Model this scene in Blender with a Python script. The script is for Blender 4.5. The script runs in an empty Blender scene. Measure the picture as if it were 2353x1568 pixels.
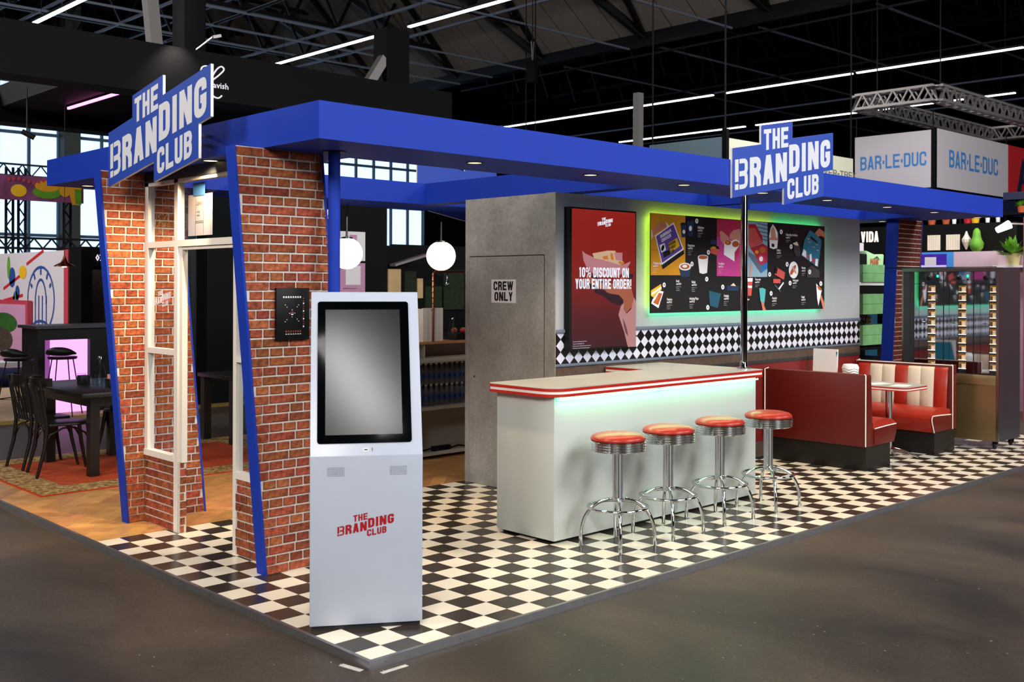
import bpy, bmesh, math, random
from mathutils import Vector, Matrix
random.seed(7)
S = bpy.context.scene
PI = math.pi

# ---------------------------------------------------------------- camera
YAW, ROLL = 0.79865, 0.00282
CAM = Vector((-3.02787, -4.12533, 1.72519))
fw = Vector((math.cos(YAW), math.sin(YAW), 0)); r0 = Vector((math.sin(YAW), -math.cos(YAW), 0)); u0 = Vector((0, 0, 1))
rt = math.cos(ROLL) * r0 + math.sin(ROLL) * u0
up = -math.sin(ROLL) * r0 + math.cos(ROLL) * u0
cd = bpy.data.cameras.new('camera'); cam = bpy.data.objects.new('camera', cd); S.collection.objects.link(cam)
cam.matrix_world = Matrix(((rt.x, up.x, -fw.x, CAM.x), (rt.y, up.y, -fw.y, CAM.y), (rt.z, up.z, -fw.z, CAM.z), (0, 0, 0, 1)))
cd.sensor_width = 36; cd.lens = 2434.84 / 2353 * 36
cd.shift_x = -(1217.39 - 1176.5) / 2353; cd.shift_y = -(784 - 655.376) / 2353
cd.clip_start = 0.1; cd.clip_end = 200
cd.dof.use_dof = True; cd.dof.focus_distance = 8.2; cd.dof.aperture_fstop = (cd.lens / 1000) / 0.008
S.camera = cam

# ---------------------------------------------------------------- view, world, large lights
S.view_settings.view_transform = 'Standard'; S.view_settings.look = 'None'; S.view_settings.gamma = 1
S.view_settings.use_curve_mapping = False
S.view_settings.exposure = 0.1
S.cycles.max_bounces = 8; S.cycles.transparent_max_bounces = 12
S.cycles.sample_clamp_indirect = 6
S.cycles.caustics_reflective = False; S.cycles.caustics_refractive = False
W = bpy.data.worlds.new('daylight'); S.world = W; W.use_nodes = True
W.node_tree.nodes['Background'].inputs[0].default_value = (0.72, 0.86, 1.0, 1)
W.node_tree.nodes['Background'].inputs[1].default_value = 1.9

def area(name, loc, target, size, energy, col, sy=None):
    l = bpy.data.lights.new(name, 'AREA'); l.energy = energy; l.color = col; l.size = size
    if sy: l.shape = 'RECTANGLE'; l.size_y = sy
    o = bpy.data.objects.new(name, l); S.collection.objects.link(o); o.location = loc
    o.rotation_euler = (Vector(target) - Vector(loc)).to_track_quat('-Z', 'Y').to_euler()
    return o
# soft area lights added to brighten the stand from behind and beside the camera
KEY = 1.0
WHITE = (1.0, 0.98, 0.96)
area('added_soft_light', (-9.0, -6.5, 7.8), (1.0, 1.5, 1.0), 3.0, 1050 * KEY, (1.0, 0.93, 0.85))
area('added_soft_light', (4.5, -9.0, 8.2), (4.8, 1.6, 0.8), 4.0, 900 * KEY, (0.93, 0.97, 1.0))
area('added_soft_light', (-7.5, 3.4, 7.2), (0.5, 3.4, 1.2), 2.6, 500 * KEY, (1.0, 0.96, 0.9))
area('added_soft_light', (12.0, -7.5, 7.8), (7.5, 1.0, 0.8), 3.2, 620 * KEY, WHITE)
area('added_soft_light', (1.0, -17.0, 5.2), (4.0, 1.8, 1.2), 5.0, 700 * KEY, (0.93, 0.97, 1.0))
area('added_background_light', (-3.0, 16.0, 7.0), (4.3, 17.5, 1.2), 1.5, 700 * KEY, WHITE)  # added lamp to brighten the mural and banner in the left background
area('added_background_light', (10.6, 2.0, 5.6), (12.6, 3.0, 2.0), 1.2, 170 * KEY, WHITE)  # added lamp above the canopy to brighten the right background walls
strip = area('added_screen_glow_strip', (-3.35, -5.4, 6.8), (-3.35, -5.4, 0.0), 0.3, 62, WHITE, sy=2.2)  # unseen strip added for its slanting reflection in the kiosk touch screen
strip.rotation_euler = (0, 0, math.radians(-8))

# ---------------------------------------------------------------- materials
def lin(h):
    h = h.lstrip('#'); out = []
    for i in (0, 2, 4):
        c = int(h[i:i + 2], 16) / 255
        out.append(c / 12.92 if c <= 0.04045 else ((c + 0.055) / 1.055) ** 2.4)
    return out
MATS = {}
def mat(name, hexc, rough=0.5, metal=0.0, emit=None, estr=0.0, noise=0.0, scale=6.0, bump=0.0, bscale=60.0, spec=0.5, coat=0.0, rand=0.0, trans=0.0, ior=1.45, alpha=1.0, hue=None):
    m = bpy.data.materials.new(name); m.use_nodes = True; nt = m.node_tree; b = nt.nodes['Principled BSDF']
    c = lin(hexc); b.inputs['Base Color'].default_value = (*c, 1)
    b.inputs['Roughness'].default_value = rough; b.inputs['Metallic'].default_value = metal
    b.inputs['Specular IOR Level'].default_value = spec; b.inputs['Coat Weight'].default_value = coat
    b.inputs['Coat Roughness'].default_value = 0.08
    b.inputs['Transmission Weight'].default_value = trans; b.inputs['IOR'].default_value = ior; b.inputs['Alpha'].default_value = alpha
    if emit: b.inputs['Emission Color'].default_value = (*lin(emit), 1); b.inputs['Emission Strength'].default_value = estr
    N = nt.nodes.new; L = nt.links.new
    tc = N('ShaderNodeTexCoord')
    last = None
    if noise or rand:
        rgb = N('ShaderNodeRGB'); rgb.outputs[0].default_value = (*c, 1); last = rgb.outputs[0]
        hs = N('ShaderNodeHueSaturation'); L(last, hs.inputs['Color'])
        val = None
        if noise:
            nz = N('ShaderNodeTexNoise'); nz.inputs['Scale'].default_value = scale; nz.inputs['Detail'].default_value = 6
            L(tc.outputs['Object'], nz.inputs['Vector'])
            mr = N('ShaderNodeMapRange'); mr.inputs[1].default_value = 0.3; mr.inputs[2].default_value = 0.7
            mr.inputs[3].default_value = 1 - noise; mr.inputs[4].default_value = 1 + noise; L(nz.outputs[0], mr.inputs[0]); val = mr.outputs[0]
        if rand:
            oi = N('ShaderNodeObjectInfo'); m2 = N('ShaderNodeMapRange'); m2.inputs[3].default_value = 1 - rand; m2.inputs[4].default_value = 1 + rand
            L(oi.outputs['Random'], m2.inputs[0])
            if val:
                mm = N('ShaderNodeMath'); mm.operation = 'MULTIPLY'; L(val, mm.inputs[0]); L(m2.outputs[0], mm.inputs[1]); val = mm.outputs[0]
            else: val = m2.outputs[0]
        L(val, hs.inputs['Value'])
        if hue and rand:
            wn = N('ShaderNodeTexWhiteNoise'); wn.noise_dimensions = '1D'; L(oi.outputs['Random'], wn.inputs['W'])
            m3 = N('ShaderNodeMapRange'); m3.inputs[3].default_value = 0.5 - hue; m3.inputs[4].default_value = 0.5 + hue; L(wn.outputs['Value'], m3.inputs[0]); L(m3.outputs[0], hs.inputs['Hue'])
        L(hs.outputs[0], b.inputs['Base Color'])
    if bump:
        nb = N('ShaderNodeTexNoise'); nb.inputs['Scale'].default_value = bscale; nb.inputs['Detail'].default_value = 4
        L(tc.outputs['Object'], nb.inputs['Vector'])
        bp = N('ShaderNodeBump'); bp.inputs['Strength'].default_value = bump; bp.inputs['Distance'].default_value = 0.01
        L(nb.outputs[0], bp.inputs['Height']); L(bp.outputs[0], b.inputs['Normal'])
    MATS[name] = m
    return m
def emission(name, hexc, s):
    m = bpy.data.materials.new(name); m.use_nodes = True; nt = m.node_tree; nt.nodes.clear()
    e = nt.nodes.new('ShaderNodeEmission'); e.inputs[0].default_value = (*lin(hexc), 1); e.inputs[1].default_value = s
    o = nt.nodes.new('ShaderNodeOutputMaterial'); nt.links.new(e.outputs[0], o.inputs[0]); MATS[name] = m; return m
def glass(name, hexc='#ffffff', refl=0.12, rough=0.02):
    m = bpy.data.materials.new(name); m.use_nodes = True; nt = m.node_tree; nt.nodes.clear()
    t = nt.nodes.new('ShaderNodeBsdfTransparent'); t.inputs[0].default_value = (*lin(hexc), 1)
    g = nt.nodes.new('ShaderNodeBsdfGlossy'); g.inputs['Roughness'].default_value = rough
    f = nt.nodes.new('ShaderNodeFresnel'); f.inputs[0].default_value = 1.45
    mu = nt.nodes.new('ShaderNodeMath'); mu.operation = 'MULTIPLY'; mu.inputs[1].default_value = refl / 0.12
    nt.links.new(f.outputs[0], mu.inputs[0])
    ge = nt.nodes.new('ShaderNodeNewGeometry'); iv = nt.nodes.new('ShaderNodeMath'); iv.operation = 'SUBTRACT'; iv.inputs[0].default_value = 1; nt.links.new(ge.outputs['Backfacing'], iv.inputs[1])
    m2 = nt.nodes.new('ShaderNodeMath'); m2.operation = 'MULTIPLY'; m2.use_clamp = True; nt.links.new(mu.outputs[0], m2.inputs[0]); nt.links.new(iv.outputs[0], m2.inputs[1]); mu = m2
    mx = nt.nodes.new('ShaderNodeMixShader'); nt.links.new(mu.outputs[0], mx.inputs[0]); nt.links.new(t.outputs[0], mx.inputs[1]); nt.links.new(g.outputs[0], mx.inputs[2])
    o = nt.nodes.new('ShaderNodeOutputMaterial'); nt.links.new(mx.outputs[0], o.inputs[0]); MATS[name] = m; return m

mat('blue', '#1737a6', 0.6, noise=0.03, spec=0.25, bump=0.03, bscale=200)
mat('white_kiosk', '#b6bdcd', 0.32, noise=0.02, bump=0.02, bscale=300)
mat('bezel', '#040506', 0.05, spec=0.12)
mat('screen_off', '#151713', 0.17, spec=0.9)
mat('black', '#040405', 0.5, noise=0.1, spec=0.3)
mat('black_wood', '#15110f', 0.35, noise=0.25, scale=20)
mat('mortar', '#cdc5bf', 0.9, noise=0.12, scale=30, bump=0.3)
mat('brick', '#914d33', 0.85, noise=0.5, scale=34, bump=0.7, bscale=70, rand=0.30, hue=0.012, spec=0.2)
mat('brick_far', '#6b3428', 0.85, noise=0.25, scale=20, rand=0.2, hue=0.01, spec=0.2)
mat('white_wood', '#e3dbd2', 0.5, noise=0.03, scale=3)
mat('counter_white', '#bfc4be', 0.38, noise=0.02, scale=1.5)
mat('counter_top', '#a4a8a3', 0.28, noise=0.12, scale=3)
mat('red_edge', '#b3231a', 0.35)
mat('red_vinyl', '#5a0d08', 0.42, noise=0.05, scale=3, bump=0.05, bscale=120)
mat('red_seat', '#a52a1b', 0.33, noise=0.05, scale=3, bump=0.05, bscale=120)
mat('cream_vinyl', '#d9cdb9', 0.42, noise=0.04)
mat('dark_red_panel', '#6b1512', 0.5, noise=0.05)
mat('piping', '#f2ece2', 0.4)
mat('plinth_black', '#120e0c', 0.5)
mat('chrome', '#d6d8d8', 0.07, metal=1.0)
mat('steel', '#8f8c88', 0.24, metal=1.0, noise=0.05)
mat('steel_dark', '#3a3a3e', 0.42, metal=0.4, noise=0.05)
mat('mirror_steel', '#a9adb6', 0.045, metal=1.0)
mat('aluminium', '#a0a0a4', 0.38, metal=0.9, noise=0.08, scale=12)
mat('tile_white', '#f6ecd6', 0.22, noise=0.035, scale=2.2, rand=0.02)
mat('tile_black', '#3a322a', 0.24, noise=0.22, scale=4, rand=0.08)
mat('grout', '#3a352f', 0.9)
mat('wood_plank', '#b98650', 0.42, noise=0.22, scale=9, rand=0.22, hue=0.01)
mat('grey_wall', '#959aa1', 0.6, noise=0.03)
mat('rail_blue', '#5b6679', 0.4, noise=0.05)
mat('wood_dark', '#4a3b32', 0.6, noise=0.3, scale=14)
mat('charcoal', '#26292d', 0.5)
mat('paper_white', '#e9e6e8', 0.6)
mat('sign_blue', '#2244a4', 0.5, noise=0.02)
mat('sign_white', '#d2d3db', 0.5)
mat('sign_edge', '#f1efe8', 0.6)
mat('print_white', '#eef0f6', 0.5, emit='#eef0f6', estr=0.05)
mat('ink', '#101114', 0.5)
mat('kiosk_red', '#9c1420', 0.45)
mat('white_shelf', '#c9c0b2', 0.5, noise=0.04)
mat('copper', '#b0643f', 0.3, metal=1.0, noise=0.1)
mat('rug_red', '#a8472a', 0.95, noise=0.16, scale=30, bump=0.4, bscale=300, spec=0.1)
mat('rug_edge', '#b53a1c', 0.95, spec=0.1)
mat('green_crate', '#6fa56c', 0.7, noise=0.15, scale=8)
mat('hall_dark', '#08080a', 0.7, noise=0.1, spec=0.2)
mat('hall_black', '#020203', 0.7, noise=0.1, spec=0.2)
mat('hall_grey', '#6d6864', 0.6)
mat('roof_panel', '#82786f', 0.8, noise=0.06)
mat('truss_dark', '#0f1012', 0.5, metal=0.3)
mat('truss_light', '#a09a98', 0.4, metal=0.7)
mat('pipe_grey', '#7d8494', 0.4, metal=0.3)
mat('frame_blue', '#5f7f99', 0.5)
mat('column_grey', '#5a6462', 0.7, noise=0.05)
mat('banner_white', '#cdc6cd', 0.6)
mat('banner_blue', '#3f86cc', 0.6)
mat('banner_red', '#c02029', 0.6)
mat('navy', '#12193a', 0.6)
mat('cream_board', '#cfcfb8', 0.6)
mat('greyblue_board', '#6f8794', 0.6)
mat('pink_wall', '#c0a5b3', 0.7, noise=0.05)
mat('pink_red', '#b53a4a', 0.6)
mat('leaf', '#5f9a26', 0.6, noise=0.2)
mat('leaf_dark', '#2f5a22', 0.6, noise=0.2)
mat('terracotta', '#b8552b', 0.7)
mat('pot_cream', '#e6d79c', 0.6)
mat('ply', '#c0a173', 0.6, noise=0.08)
mat('moss', '#1b2613', 0.95, noise=0.4, scale=20, bump=0.6)
mat('carpet_beige', '#b3967c', 0.9, noise=0.1)
mat('gold_edge', '#7d6a2d', 0.5)
mat('bottle_plastic', '#8e949c', 0.15, spec=0.9, alpha=0.3)
mat('label_blue', '#2c4a8f', 0.5)
mat('tape_blue', '#5b8fc4', 0.6)
mat('gold_print', '#e2bb62', 0.35, metal=0.5)
mat('poster_pink', '#c78fb0', 0.6)
mat('poster_paper', '#e8c9bd', 0.7)
mat('globe', '#fff6ea', 0.4, emit='#fff1dc', estr=2.4)
emission('tube_light', '#f4f3ff', 9.0)
emission('downlight_disc', '#ffd9a0', 2.2)
emission('spot_glow', '#ffe9c9', 14.0)
emission('neon_pink', '#ff7ad0', 4.0)
emission('pink_panel', '#f59cf5', 1.6)
emission('pink_soft', '#d06fd0', 0.45)
emission('led_mint', '#6dffba', 34.0)
emission('led_green', '#4dff84', 20.0)
emission('led_lime', '#d2ff3c', 20.0)
emission('led_green_dot', '#25ff8a', 4.0)
emission('warm_light', '#e8a850', 0.9)
mat('steel_gold_reflection', '#a58d66', 0.34, metal=0.85, noise=0.06)  # golden reflection of the surroundings put into the steel's base colour
emission('letter_lit', '#fff0dc', 2.2)
emission('letter_cool', '#eee8f4', 1.0)
emission('tv_grad', '#a22a20', 0.35)
glass('window_glass', '#f4faff', 0.16)
glass('hall_glass', '#e8f2ff', 0.08)
glass('clear_glass', '#e9eef0', 0.3, 0.03)
glass('tint_glass', '#b8c0cc', 0.3, 0.03)

def tex_floor():
    m = bpy.data.materials.new('hall_concrete'); m.use_nodes = True; nt = m.node_tree; b = nt.nodes['Principled BSDF']; N = nt.nodes.new; L = nt.links.new
    tc = N('ShaderNodeTexCoord')
    n1 = N('ShaderNodeTexNoise'); n1.inputs['Scale'].default_value = 1.1; n1.inputs['Detail'].default_value = 8; n1.inputs['Distortion'].default_value = 0.8
    n2 = N('ShaderNodeTexNoise'); n2.inputs['Scale'].default_value = 55; n2.inputs['Detail'].default_value = 6
    n3 = N('ShaderNodeTexVoronoi'); n3.inputs['Scale'].default_value = 22; n3.distance = 'EUCLIDEAN'
    mp = N('ShaderNodeMapping'); mp.inputs['Scale'].default_value = (1, 0.55, 1); mp.inputs['Rotation'].default_value = (0, 0, 0.7)
    L(tc.outputs['Object'], mp.inputs[0])
    for n in (n1, n3): L(mp.outputs[0], n.inputs['Vector'])
    L(tc.outputs['Object'], n2.inputs['Vector'])
    cr = N('ShaderNodeValToRGB'); e = cr.color_ramp.elements; e[0].position = 0.32; e[0].color = (*lin('#292420'), 1); e[1].position = 0.72; e[1].color = (*lin('#54483b'), 1)
    L(n1.outputs[0], cr.inputs[0])
    cr2 = N('ShaderNodeValToRGB'); e = cr2.color_ramp.elements; e[0].position = 0.42; e[0].color = (0.8, 0.8, 0.8, 1); e[1].position = 0.62; e[1].color = (1.16, 1.14, 1.1, 1); L(n2.outputs[0], cr2.inputs[0])
    mx = N('ShaderNodeMix'); mx.data_type = 'RGBA'; mx.blend_type = 'MULTIPLY'; mx.inputs[0].default_value = 1; L(cr.outputs[0], mx.inputs[6]); L(cr2.outputs[0], mx.inputs[7])
    # pale specks of grit
    lt = N('ShaderNodeMath'); lt.operation = 'LESS_THAN'; lt.inputs[1].default_value = 0.07; L(n3.outputs['Distance'], lt.inputs[0])
    wn = N('ShaderNodeTexNoise'); wn.inputs['Scale'].default_value = 3; L(tc.outputs['Object'], wn.inputs['Vector'])
    gt = N('ShaderNodeMath'); gt.operation = 'GREATER_THAN'; gt.inputs[1].default_value = 0.56; L(wn.outputs[0], gt.inputs[0])
    mu = N('ShaderNodeMath'); mu.operation = 'MULTIPLY'; L(lt.outputs[0], mu.inputs[0]); L(gt.outputs[0], mu.inputs[1])
    m2 = N('ShaderNodeMix'); m2.data_type = 'RGBA'; L(mu.outputs[0], m2.inputs[0]); L(mx.outputs[2], m2.inputs[6]); m2.inputs[7].default_value = (*lin('#b7a98e'), 1)
    L(m2.outputs[2], b.inputs['Base Color']); b.inputs['Roughness'].default_value = 0.5
    bp = N('ShaderNodeBump'); bp.inputs['Strength'].default_value = 0.35; bp.inputs['Distance'].default_value = 0.004; L(n2.outputs[0], bp.inputs['Height']); L(bp.outputs[0], b.inputs['Normal'])
    MATS[m.name] = m
tex_floor()
def tex_concrete():
    m = bpy.data.materials.new('concrete_print'); m.use_nodes = True; nt = m.node_tree; b = nt.nodes['Principled BSDF']; N = nt.nodes.new; L = nt.links.new
    tc = N('ShaderNodeTexCoord')
    n1 = N('ShaderNodeTexNoise'); n1.inputs['Scale'].default_value = 2.2; n1.inputs['Detail'].default_value = 9; n1.inputs['Roughness'].default_value = 0.65
    n2 = N('ShaderNodeTexNoise'); n2.inputs['Scale'].default_value = 40; n2.inputs['Detail'].default_value = 5
    L(tc.outputs['Object'], n1.inputs['Vector']); L(tc.outputs['Object'], n2.inputs['Vector'])
    cr = N('ShaderNodeValToRGB'); e = cr.color_ramp.elements; e[0].position = 0.3; e[0].color = (*lin('#7f7d79'), 1); e[1].position = 0.68; e[1].color = (*lin('#a19f9b'), 1); L(n1.outputs[0], cr.inputs[0])
    c2 = N('ShaderNodeValToRGB'); e = c2.color_ramp.elements; e[0].position = 0.3; e[0].color = (0.8, 0.8, 0.8, 1); e[1].position = 0.6; e[1].color = (1.06, 1.06, 1.06, 1); L(n2.outputs[0], c2.inputs[0])
    mx = N('ShaderNodeMix'); mx.data_type = 'RGBA'; mx.blend_type = 'MULTIPLY'; mx.inputs[0].default_value = 1; L(cr.outputs[0], mx.inputs[6]); L(c2.outputs[0], mx.inputs[7])
    L(mx.outputs[2], b.inputs['Base Color']); b.inputs['Roughness'].default_value = 0.6
    MATS[m.name] = m
tex_concrete()
def tex_diamonds():
    m = bpy.data.materials.new('diamond_print'); m.use_nodes = True; nt = m.node_tree; b = nt.nodes['Principled BSDF']; N = nt.nodes.new; L = nt.links.new
    tc = N('ShaderNodeTexCoord'); sp = N('ShaderNodeSeparateXYZ'); L(tc.outputs['Object'], sp.inputs[0])
    def tri(out, off, per):
        a = N('ShaderNodeMath'); a.operation = 'SUBTRACT'; L(out, a.inputs[0]); a.inputs[1].default_value = off
        d = N('ShaderNodeMath'); d.operation = 'DIVIDE'; L(a.outputs[0], d.inputs[0]); d.inputs[1].default_value = per
        p = N('ShaderNodeMath'); p.operation = 'PINGPONG'; L(d.outputs[0], p.inputs[0]); p.inputs[1].default_value = 0.5
        return p.outputs[0]
    x = tri(sp.outputs[0], 4.149, 0.1061); z = tri(sp.outputs[2], 1.284, 0.102)
    ad = N('ShaderNodeMath'); ad.operation = 'ADD'; L(x, ad.inputs[0]); L(z, ad.inputs[1])
    lt = N('ShaderNodeMath'); lt.operation = 'LESS_THAN'; lt.inputs[1].default_value = 0.515; L(ad.outputs[0], lt.inputs[0])
    mx = N('ShaderNodeMix'); mx.data_type = 'RGBA'; L(lt.outputs[0], mx.inputs[0]); mx.inputs[6].default_value = (*lin('#c9cbdc'), 1); mx.inputs[7].default_value = (*lin('#0b0c0e'), 1)
    L(mx.outputs[2], b.inputs['Base Color']); b.inputs['Roughness'].default_value = 0.35
    MATS[m.name] = m
tex_diamonds()
def tex_rug():
    m = bpy.data.materials.new('rug_border'); m.use_nodes = True; nt = m.node_tree; b = nt.nodes['Principled BSDF']; N = nt.nodes.new; L = nt.links.new
    tc = N('ShaderNodeTexCoord')
    v = N('ShaderNodeTexVoronoi'); v.inputs['Scale'].default_value = 34; L(tc.outputs['Object'], v.inputs['Vector'])
    n = N('ShaderNodeTexNoise'); n.inputs['Scale'].default_value = 26; n.inputs['Detail'].default_value = 3; L(tc.outputs['Object'], n.inputs['Vector'])
    cr = N('ShaderNodeValToRGB'); e = cr.color_ramp.elements; e[0].position = 0.36; e[0].color = (*lin('#6a4a2f'), 1); e[1].position = 0.62; e[1].color = (*lin('#b39a66'), 1)
    x = cr.color_ramp.elements.new(0.5); x.color = (*lin('#93744a'), 1); L(n.outputs[0], cr.inputs[0])
    lt = N('ShaderNodeMath'); lt.operation = 'LESS_THAN'; lt.inputs[1].default_value = 0.22; L(v.outputs['Distance'], lt.inputs[0])
    mx = N('ShaderNodeMix'); mx.data_type = 'RGBA'; L(lt.outputs[0], mx.inputs[0]); L(cr.outputs[0], mx.inputs[6]); mx.inputs[7].default_value = (*lin('#8e5a3a'), 1)
    L(mx.outputs[2], b.inputs['Base Color']); b.inputs['Roughness'].default_value = 0.95; b.inputs['Specular IOR Level'].default_value = 0.1
    MATS[m.name] = m
tex_rug()
def tex_tv():
    m = bpy.data.materials.new('tv_picture'); m.use_nodes = True; nt = m.node_tree; b = nt.nodes['Principled BSDF']; N = nt.nodes.new; L = nt.links.new
    tc = N('ShaderNodeTexCoord'); sp = N('ShaderNodeSeparateXYZ'); L(tc.outputs['Generated'], sp.inputs[0])
    cr = N('ShaderNodeValToRGB'); e = cr.color_ramp.elements; e[0].position = 0.0; e[0].color = (*lin('#3a1522'), 1); e[1].position = 1.0; e[1].color = (*lin('#a8281d'), 1)
    x = cr.color_ramp.elements.new(0.5); x.color = (*lin('#951c16'), 1); x = cr.color_ramp.elements.new(0.22); x.color = (*lin('#5a1620'), 1)
    L(sp.outputs[2], cr.inputs[0]); L(cr.outputs[0], b.inputs['Emission Color']); b.inputs['Emission Strength'].default_value = 0.6
    b.inputs['Base Color'].default_value = (0.02, 0.01, 0.01, 1); b.inputs['Roughness'].default_value = 0.22
    MATS[m.name] = m
tex_tv()
PRINT = dict(orange='#c98a1e', orange_dark='#a56d14', navy='#1d3350', ink='#0d0e10', white='#e3e2e6', skin='#b9745a', cuff='#c9b8b0', purple='#5b3f92', yellow='#d8a820', pink_hot='#b02c50', pink='#bb3c86', blush='#c98878', food='#a8552c', coral='#c0504a', teal_dark='#1f4f66', teal='#1a6c86', sky='#86a6b8', steel='#56667a', red='#9e2030', blue='#2b6fb0', charcoal='#33343a', mint='#4aa5a8', cream='#d8cdb8')
for k, v in PRINT.items(): mat('print_' + k, v, 0.45, emit=v, estr=0.10)
TVP = dict(tv_wrap='#c07f86', cream='#d3b08c', orange='#c87a30', tv_shadow='#3c2430', skin_warm='#b0644c', sleeve='#c58d8c', sleeve_fold='#7d4a50')
for k, v in TVP.items(): mat('screen_' + k, '#050505', 0.25, emit=v, estr=0.8)
emission('screen_white', '#e8ecfa', 1.0)

# ---------------------------------------------------------------- mesh helpers
def org(parent):
    v = Vector((0, 0, 0))
    while parent is not None: v = v + parent.location; parent = parent.parent
    return v
class MB:
    def __init__(s): s.v = []; s.f = []; s.m = []
    def add(s, vs, fs, mi=0):
        n = len(s.v); s.v += [tuple(p) for p in vs]; s.f += [tuple(i + n for i in f) for f in fs]; s.m += [mi] * len(fs); return s
    def box(s, x0, y0, z0, x1, y1, z1, mi=0):
        return s.add([(x0, y0, z0), (x1, y0, z0), (x1, y1, z0), (x0, y1, z0), (x0, y0, z1), (x1, y0, z1), (x1, y1, z1), (x0, y1, z1)],
                     [(0, 3, 2, 1), (4, 5, 6, 7), (0, 1, 5, 4), (1, 2, 6, 5), (2, 3, 7, 6), (3, 0, 4, 7)], mi)
    def prism(s, pts, dvec, mi=0):
        n = len(pts); a = [Vector(p) for p in pts]; d = Vector(dvec); b = [p + d for p in a]
        nrm = Vector((0, 0, 0))
        for i in range(n): nrm += a[i].cross(a[(i + 1) % n])
        fl = nrm.dot(d) > 0
        f = [tuple(range(n)) if not fl else tuple(reversed(range(n))), tuple(range(n, 2 * n)) if fl else tuple(reversed(range(n, 2 * n)))]
        for i in range(n):
            j = (i + 1) % n; q = (i, i + n, j + n, j) if not fl else (i, j, j + n, i + n); f.append(q)
        return s.add(a + b, f, mi)
    def poly(s, pts, mi=0): return s.add(pts, [tuple(range(len(pts)))], mi)
    def lathe(s, prof, c=(0, 0, 0), n=24, mi=0, cap=True):
        vs = []; fs = []
        for r, z in prof:
            for i in range(n): a = 2 * PI * i / n; vs.append((c[0] + r * math.cos(a), c[1] + r * math.sin(a), c[2] + z))
        for k in range(len(prof) - 1):
            for i in range(n):
                j = (i + 1) % n; fs.append((k * n + i, k * n + j, (k + 1) * n + j, (k + 1) * n + i))
        if cap: fs.append(tuple(reversed(range(n)))); fs.append(tuple(range((len(prof) - 1) * n, len(prof) * n)))
        return s.add(vs, fs, mi)
    def tube(s, path, r, n=8, mi=0, closed=False):
        P = [Vector(p) for p in path]; m = len(P); vs = []; fs = []; prev = None
        for i in range(m):
            if closed: t = P[(i + 1) % m] - P[i - 1]
            else: t = P[min(i + 1, m - 1)] - P[max(i - 1, 0)]
            t.normalize()
            if prev is None:
                ref = Vector((0, 0, 1)) if abs(t.z) < 0.9 else Vector((1, 0, 0))
                a = t.cross(ref).normalized()
            else: a = (prev - t * prev.dot(t)).normalized()
            prev = a; b = t.cross(a); rr = r[i] if isinstance(r, (list, tuple)) else r
            for k in range(n): an = 2 * PI * k / n; vs.append(P[i] + a * math.cos(an) * rr + b * math.sin(an) * rr)
        for i in range(m if closed else m - 1):
            i2 = (i + 1) % m
            for k in range(n): k2 = (k + 1) % n; fs.append((i * n + k, i * n + k2, i2 * n + k2, i2 * n + k))
        if not closed: fs.append(tuple(reversed(range(n)))); fs.append(tuple(range((m - 1) * n, m * n)))
        return s.add(vs, fs, mi)
    def bar(s, a, b, w, h=None, mi=0):
        a = Vector(a); b = Vector(b); t = (b - a).normalized(); h = h or w
        ref = Vector((0, 0, 1)) if abs(t.z) < 0.95 else Vector((1, 0, 0)); x = t.cross(ref).normalized(); y = x.cross(t)
        vs = []
        for p in (a, b):
            for sx, sy in ((-1, -1), (1, -1), (1, 1), (-1, 1)): vs.append(p + x * sx * w / 2 + y * sy * h / 2)
        return s.add(vs, [(0, 1, 2, 3), (7, 6, 5, 4), (0, 4, 5, 1), (1, 5, 6, 2), (2, 6, 7, 3), (3, 7, 4, 0)], mi)
    def mesh(s, name, mats, off=(0, 0, 0), smooth=None, bevel=0.0):
        me = bpy.data.meshes.new(name); o = Vector(off)
        me.from_pydata([tuple(Vector(p) - o) for p in s.v], [], s.f)
        for m in (mats if isinstance(mats, (list, tuple)) else [mats]): me.materials.append(MATS[m])
        for p, mi in zip(me.polygons, s.m): p.material_index = mi
        bm = bmesh.new(); bm.from_mesh(me)
        if bevel:
            bmesh.ops.bevel(bm, geom=list(bm.edges), offset=bevel, segments=2, affect='EDGES', profile=0.5)
        bmesh.ops.recalc_face_normals(bm, faces=bm.faces); bm.to_mesh(me); bm.free()
        if smooth or bevel:
            for p in me.polygons: p.use_smooth = True
            me.set_sharp_from_angle(angle=math.radians(smooth or 40))
        return me
    def build(s, name, mats, parent=None, local=False, smooth=None, bevel=0.0, norecalc=False):
        off = (0, 0, 0) if local or parent is None else org(parent)
        o = bpy.data.objects.new(name, s.mesh(name, mats, off, smooth, bevel)); S.collection.objects.link(o); o.parent = parent
        return o
def thing(name, label, cat, loc=(0, 0, 0), rz=0, group=None, kind=None):
    o = bpy.data.objects.new(name, None); S.collection.objects.link(o); o.location = loc; o.rotation_euler = (0, 0, rz); o.empty_display_size = 0.1
    return tag(o, label, cat, group, kind)
def tag(o, label, cat, group=None, kind=None):
    o['label'] = label; o['category'] = cat
    if group: o['group'] = group
    if kind: o['kind'] = kind
    return o
def copy_tree(o, parent=None):
    c = o.copy(); S.collection.objects.link(c); c.parent = parent
    for ch in list(o.children): copy_tree(ch, c)
    return c
def arc(cx, cy, r, a0, a1, n=6):
    return [(cx + r * math.cos(a0 + (a1 - a0) * i / n), cy + r * math.sin(a0 + (a1 - a0) * i / n)) for i in range(n + 1)]
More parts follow.
